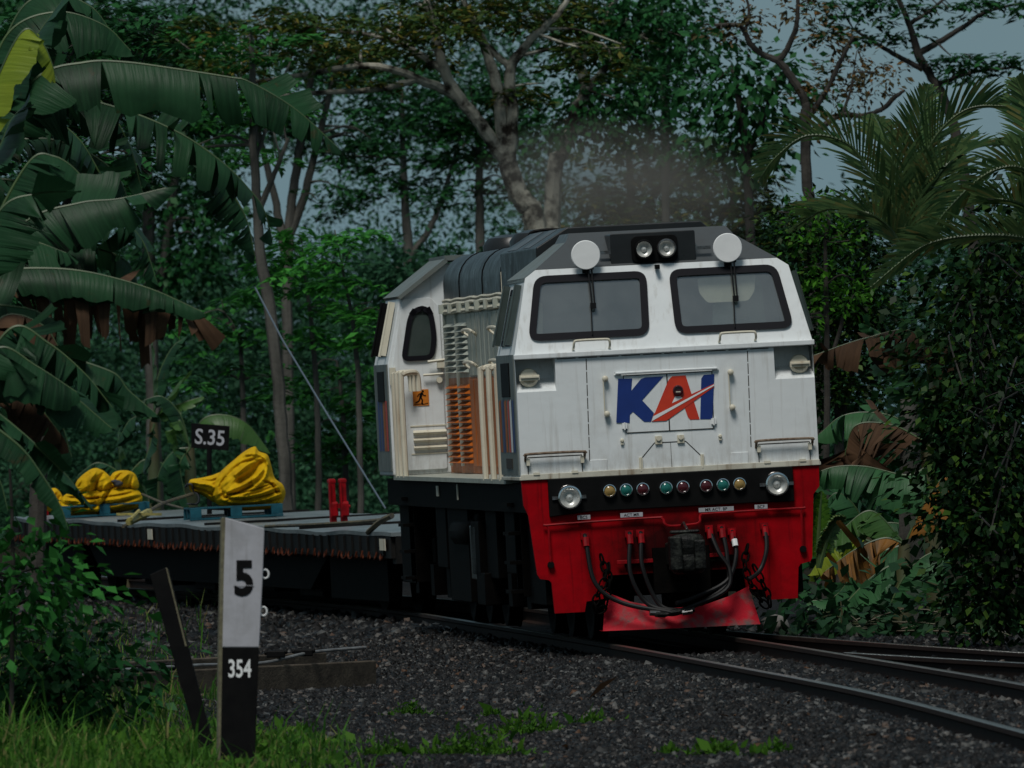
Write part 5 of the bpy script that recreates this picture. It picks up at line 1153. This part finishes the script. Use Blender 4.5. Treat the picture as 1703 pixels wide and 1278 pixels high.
# young banana plants behind the wagon
G = 'young banana plants behind the wagon'
banana('young banana plant with one upright pale ribbed leaf left of the S.35 sign',[(258,960),(257,800),(256,700)],143,[
 ([(256,700),(256,660),(254,610),(251,566)],.22,8,8,.1,'bananabright'),([(256,700),(275,670),(295,640),(318,618)],.2,10,10,.2,'bananabright'),([(256,700),(280,680),(310,668),(335,660)],.17,40,30,.3,'bananabright'),
 ([(256,700),(240,690),(215,700),(195,735)],.2,40,30,.4,'banana'),([(256,705),(250,740),(240,770),(235,800)],.2,20,20,.3,'banana',-1),([(256,690),(262,630),(285,580),(310,560)],.2,30,30,.3,'banana',1)],G)
banana('young banana plant arching a broad leaf over the S.35 sign',[(320,960),(318,830),(316,745)],141.5,[
 ([(316,745),(335,700),(368,690),(410,704),(446,748)],.27,60,30,.2,'bananabright'),([(316,745),(290,750),(265,785),(262,840)],.22,50,40,.3,'banana'),([(316,745),(300,700),(292,720),(302,760)],.2,30,30,.2,'bananabright',-.5),
 ([(316,745),(300,770),(305,810),(316,850)],.22,40,40,.3,'banana',-1),([(316,745),(300,690),(270,660),(240,665)],.2,40,40,.4,'banana',1)],G)
banana('young banana plant low between the yellow tarpaulins',[(215,960),(210,870),(205,800)],144,[
 ([(205,800),(200,770),(197,745),(196,720)],.22,12,12,.1,'bananabright'),([(205,800),(240,765),(275,775),(302,820)],.25,45,40,.3,'banana'),([(205,800),(190,780),(160,770),(130,790)],.2,45,40,.4,'banana'),([(205,800),(230,800),(250,830),(255,870)],.2,45,40,.4,'bananabright',-.6)],G)
# big banana plants at the left, standing just outside the frame
G = 'big banana plants on the left'
D1 = 84
banana('big banana plant at the left edge with long torn leaves reaching over the wagon',[(-70,1290),(-60,800),(-50,250)],D1,[
 ([(-50,250),(60,130),(140,104),(205,103),(290,114),(380,128),(415,136),(490,180),(562,245)],.33,64,38,.75,'banana'),
 ([(-50,250),(30,180),(120,164),(210,184),(300,222),(370,270),(415,315),(440,350),(454,400)],.32,58,30,1.0,'banana',.8),
 ([(-50,250),(20,200),(80,195),(130,230),(165,285),(188,325)],.40,30,22,1.0,'banana',1.5),
 ([(300,222),(350,262),(392,330),(412,370),(424,425)],.22,62,45,.9,'banana',1.2),
 ([(-50,250),(10,130),(60,60),(110,-10)],.36,20,25,.3,'banana',.3),
 ([(-40,200),(10,60),(90,20),(170,40),(218,84)],.34,60,50,.6,'banana',1.8),
 ([(-60,300),(-5,250),(15,205),(34,180)],.42,12,14,.3,'banana',-.6),
 ([(-50,250),(40,150),(110,140),(170,170),(215,240),(240,330)],.24,62,40,1.0,'banana',2.4),([(-50,250),(60,230),(140,250),(200,300),(225,390)],.24,60,48,1.0,'banana',2.8),
 ([(-50,250),(20,40),(80,-10),(150,10),(190,60)],.26,50,50,.9,'banana',2.2),([(-50,300),(20,300),(90,330),(130,400),(140,470)],.26,55,50,1.0,'banana',2.9),
 ([(300,222),(330,250),(352,300),(360,360)],.14,40,40,1.0,'banana',1.4),
 ([(-50,260),(0,120),(40,50),(70,70),(88,110),(92,130)],.22,48,20,.3,'bananalime',-1)],G)
banana('second big banana plant at the left edge with a brown shredded leaf edge',[(-90,1290),(-80,850),(-60,480)],81,[
 ([(-60,480),(0,452),(70,446),(150,453),(250,480),(336,518)],.20,66,84,.25,'banana'),
 ([(-60,486),(10,458),(80,452),(160,462),(250,490),(338,526)],.42,84,80,1.0,'bananadead',.15),
 ([(-60,480),(0,350),(60,322),(110,318)],.36,58,40,.4,'banana',-.8),
 ([(-60,480),(40,370),(130,338),(200,330),(276,312)],.30,74,10,.35,'banana',.4),
 ([(-60,480),(60,380),(160,350),(230,390),(262,470)],.3,60,50,.8,'banana',1.4),
 ([(-60,500),(0,507),(50,514),(84,528)],.30,66,30,.3,'banana',-.5),
 ([(-60,470),(40,280),(90,260),(140,300),(150,360)],.34,50,30,.6,'banana',.9),
 ([(-60,470),(-10,400),(50,400),(110,420)],.3,60,50,.6,'banana',.2),
 ([(-60,480),(30,420),(140,410),(215,440),(235,520)],.28,70,60,.9,'banana',1.7)],G)
banana('third big banana plant low at the left edge, leaves sloping down to the wagon',[(-60,1290),(-55,950),(-50,640)],79,[
 ([(-50,640),(0,578),(60,608),(128,652)],.30,62,25,.4,'banana'),
 ([(-50,640),(20,545),(80,570),(140,620),(188,678)],.28,55,40,1.0,'banana',.7),
 ([(-50,640),(60,590),(180,616),(215,650),(262,690)],.2,40,66,.4,'banana',1.1),
 ([(-50,650),(40,620),(110,650),(186,712)],.24,60,40,.4,'banana',.2),
 ([(-50,660),(0,690),(60,740),(110,790),(152,842)],.13,20,66,.4,'banana',-.3),
 ([(-50,680),(30,740),(70,790),(100,840),(114,880)],.13,60,30,.4,'banana',-.6),
 ([(-50,680),(-20,770),(0,800),(14,850)],.14,50,40,.4,'banana',-.8),
 ([(-50,660),(0,640),(50,660),(100,720)],.3,50,70,.6,'bananadead',.5),
 ([(-50,650),(10,600),(90,680),(120,760)],.26,60,60,.6,'banana',.9),
 ([(-50,640),(0,530),(70,540),(110,600)],.26,40,60,.6,'bananadead',1.3)],G)
# near bush, creeper and grass on the left
shrub('broadleaf bush at the left foreground among the grass',80,[(60,1120,70,44),(140,1100,60,44),(190,1140,44,40),(30,1075,50,36),(110,1165,70,36),(20,1160,50,50)],.10,3.4,'dark',[[(100,1230,5),(100,1150,4),(98,1090,2)]],'broad','bushes at the left',nm='bush')
shrub('climbing stem with heart shaped leaves at the left edge under the banana leaves',79,[(20,960,30,40),(60,990,30,24),(15,1020,34,30),(70,965,16,12),(30,900,16,30)],.11,2.4,'mid',[[(18,1230,4),(22,1000,4),(20,860,3),(16,780,2)]],'broad','bushes at the left',nm='bush')
def blades(name, n, region, hgt, g, label):
    """region: (px0,px1,d0,d1, density falloff)"""
    px = RNG.uniform(region[0],region[1],n); d = RNG.uniform(region[2],region[3],n)
    X = (px-CX)/FPX*d; t = X-cl(d); z = gz(t)
    fall = RNG.random(n) < np.clip(region[4](px,d),0,1); X,d,z = X[fall],d[fall],z[fall]; n = len(X)
    a = RNG.uniform(0,2*math.pi,n); h = hgt*np.exp(RNG.normal(0,.4,n))*(.75+.4*np.sin(X*5.1+d*1.7)+.3*np.sin(X*11-d*2.9)); lean = RNG.uniform(.1,.7,n)*h; wv = .012*(h/hgt)**.3
    dx,dy = np.cos(a)*lean, np.sin(a)*lean; b = RNG.uniform(0,2*math.pi,n); sx,sy = np.cos(b)*wv/2, np.sin(b)*wv/2
    B = np.stack([X,d,z-.02],1); S = np.stack([sx,sy,0*sx],1); m1 = B+np.stack([dx*.3,dy*.3,h*.6],1); t1 = B+np.stack([dx,dy,h*(1-.25*lean/h)],1)
    V = np.stack([B-S,B+S,m1+S*.8,m1-S*.8, m1-S*.8,m1+S*.8,t1+S*.1,t1-S*.1],1).reshape(-1,3)
    return tag(np_mesh(name, V, np.arange(len(V)).reshape(-1,4), GREENS[g]), label, 'grass', kind='stuff')
blades('grass', 52000, (-40,640,66,81,lambda px,d: 1.1-np.clip((px-300)/330,0,1)**.7*1.1+.22*np.sin(px*.05)*np.sin(d*1.7)), .11, 'grass', 'green grass and weeds along the left foreground')
blades('grass', 9000, (-40,420,84,99,lambda px,d: .9-np.clip((px-260)/160,0,1)*.8), .12, 'grass', 'thin grass between the bush and the ballast on the left')
blades('grass', 3500, (380,900,66,78,lambda px,d: .22*(np.sin(px*.021)+np.sin(d*2.1)+.1)), .07, 'weed', 'scattered low weeds over the ballast in the foreground')
blades('grass', 7000, (-40,640,100,132,lambda px,d: .9-np.clip((px-150)/300,0,1)*1.0), .14, 'grass', 'grass between the cable trough and the wagon on the left')
blades('grass', 5000, (-40,200,66,79,lambda px,d: 1-np.clip((px-60)/140,0,1)), .18, 'grass', 'taller grass at the lower left corner')
for k,(px,py,d,r,lb) in enumerate([(680,1152,88,.16,'weed tuft on the ballast straight below the wagon end'),(885,1205,82,.26,'weed tuft in the middle of the ballast slope'),(985,1188,83,.13,'small weed tuft right of the middle ballast tuft'),(788,1250,77,.34,'largest bright weed tuft at the bottom centre of the ballast'),(1196,1247,74,.16,'dark weed tuft at the bottom below the near rail'),(1288,1254,73,.14,'rightmost weed tuft at the bottom edge of the ballast'),(1112,1240,75,.09,'tiny pale weed tuft between two larger ones at the bottom'),(650,1245,77,.2,'weed tuft on the ballast right of the black post foot'),(820,1150,87,.08,'tiny weed sprig higher on the ballast slope')]):
    x = (px-CX)/FPX*d; z0 = float(gz(x-float(cl(d)))); b = Vector((x,d,z0)); rt = empty('weed_tuft',b); tag(rt,lb,'weed','weed tufts on the ballast')
    n = int(2600*r); p = RNG.normal(0,1,(n,3))*np.array((r*.55,r*.55,0)); p[:,2] = np.abs(RNG.normal(0,1,n))*r*.32*np.exp(-(p[:,0]**2+p[:,1]**2)/(r*r)); a = unit(RNG.normal(0,1,(n,3))+np.array((0,0,.9))); ln = .045*np.exp(RNG.normal(0,.4,n))
    V,F = quads_from(p,a,unit(RNG.normal(0,1,(n,3))),ln,ln*.4); np_mesh('leaves',V,F,GREENS['weed'],rt)
n = 15000; dd_ = RNG.uniform(66,82,n); px = RNG.uniform(-40,620,n); x = (px-CX)/FPX*dd_; k = (RNG.random(n) < np.clip(.9-np.clip((px-260)/360,0,1)+.3*np.sin(px*.043+2)*np.sin(dd_*1.3),0,1)); x,dd_ = x[k],dd_[k]; n = len(x); p = np.stack([x,dd_,gz(x-cl(dd_))+np.abs(RNG.normal(0,.05,n))+.02],1)
a_ = unit(RNG.normal(0,1,(n,3))+np.array((0,0,.5))); ln = .05*np.exp(RNG.normal(0,.4,n)); V,F = quads_from(p,a_,unit(np.array((0,-.5,1.))+RNG.normal(0,.5,(n,3))),ln,ln*.5); tag(np_mesh('low_weeds',V,F,GREENS['weed']),'small leaved weeds mixed into the grass at the lower left','weeds',kind='stuff')
n = 500; t = RNG.uniform(-5,-1,n); dd_ = RNG.uniform(66,105,n); p = np.stack([cl(dd_)+t,dd_,gz(t)+.03],1); a_ = unit(np.stack([RNG.normal(0,1,n),RNG.normal(0,1,n),RNG.normal(0,.15,n)],1)); ln = .06*np.exp(RNG.normal(0,.5,n))
V,F = quads_from(p,a_,unit(np.array((0,0,1.))+RNG.normal(0,.35,(n,3))),ln,ln*.45); tag(np_mesh('leaf_litter',V,F,GREENS['bananadead']),'dry brown leaves scattered over the ballast','litter',kind='stuff')
# exhaust smoke trailing from the roof
m = M(); m.lathe((0,-1,0),(0,1,0),[(math.sin(a),1-math.cos(a)) for a in np.linspace(.02,math.pi-.02,16)],24)
SMK = bpy.data.materials.new('exhaust_smoke'); SMK.use_nodes = True; t = SMK.node_tree; t.nodes.remove(t.nodes['Principled BSDF'])
pv = t.nodes.new('ShaderNodeVolumePrincipled'); pv.inputs['Color'].default_value = (.27,.255,.225,1); pv.inputs['Anisotropy'].default_value = .1
tc = t.nodes.new('ShaderNodeTexCoord'); ln_ = t.nodes.new('ShaderNodeVectorMath'); ln_.operation = 'LENGTH'; t.links.new(tc.outputs['Object'], ln_.inputs[0])
fall = ramp(t, ln_.outputs['Value'], [(0,(1,1,1)),(.45,(.45,.45,.45)),(.95,(0,0,0))]); nz = ramp(t, noise(t, 2.6, 5, stretch=(1,2.2,1)), [(.36,(0,0,0)),(.72,(1,1,1))])
ml = t.nodes.new('ShaderNodeMath'); ml.operation = 'MULTIPLY'; t.links.new(fall, ml.inputs[0]); t.links.new(nz, ml.inputs[1])
m2_ = t.nodes.new('ShaderNodeMath'); m2_.operation = 'MULTIPLY'; m2_.inputs[1].default_value = .5; t.links.new(ml.outputs[0], m2_.inputs[0])
t.links.new(m2_.outputs[0], pv.inputs['Density']); t.links.new(pv.outputs[0], t.nodes['Material Output'].inputs['Volume'])
sm = m.build('smoke_plume', SMK, None); sm.location = at(1030,312,114); sm.scale = (1.55,9,.78); sm.rotation_euler = (.02,.12,.05); tag(sm,'thin grey exhaust smoke trailing back over the locomotive roof','smoke',kind='stuff')
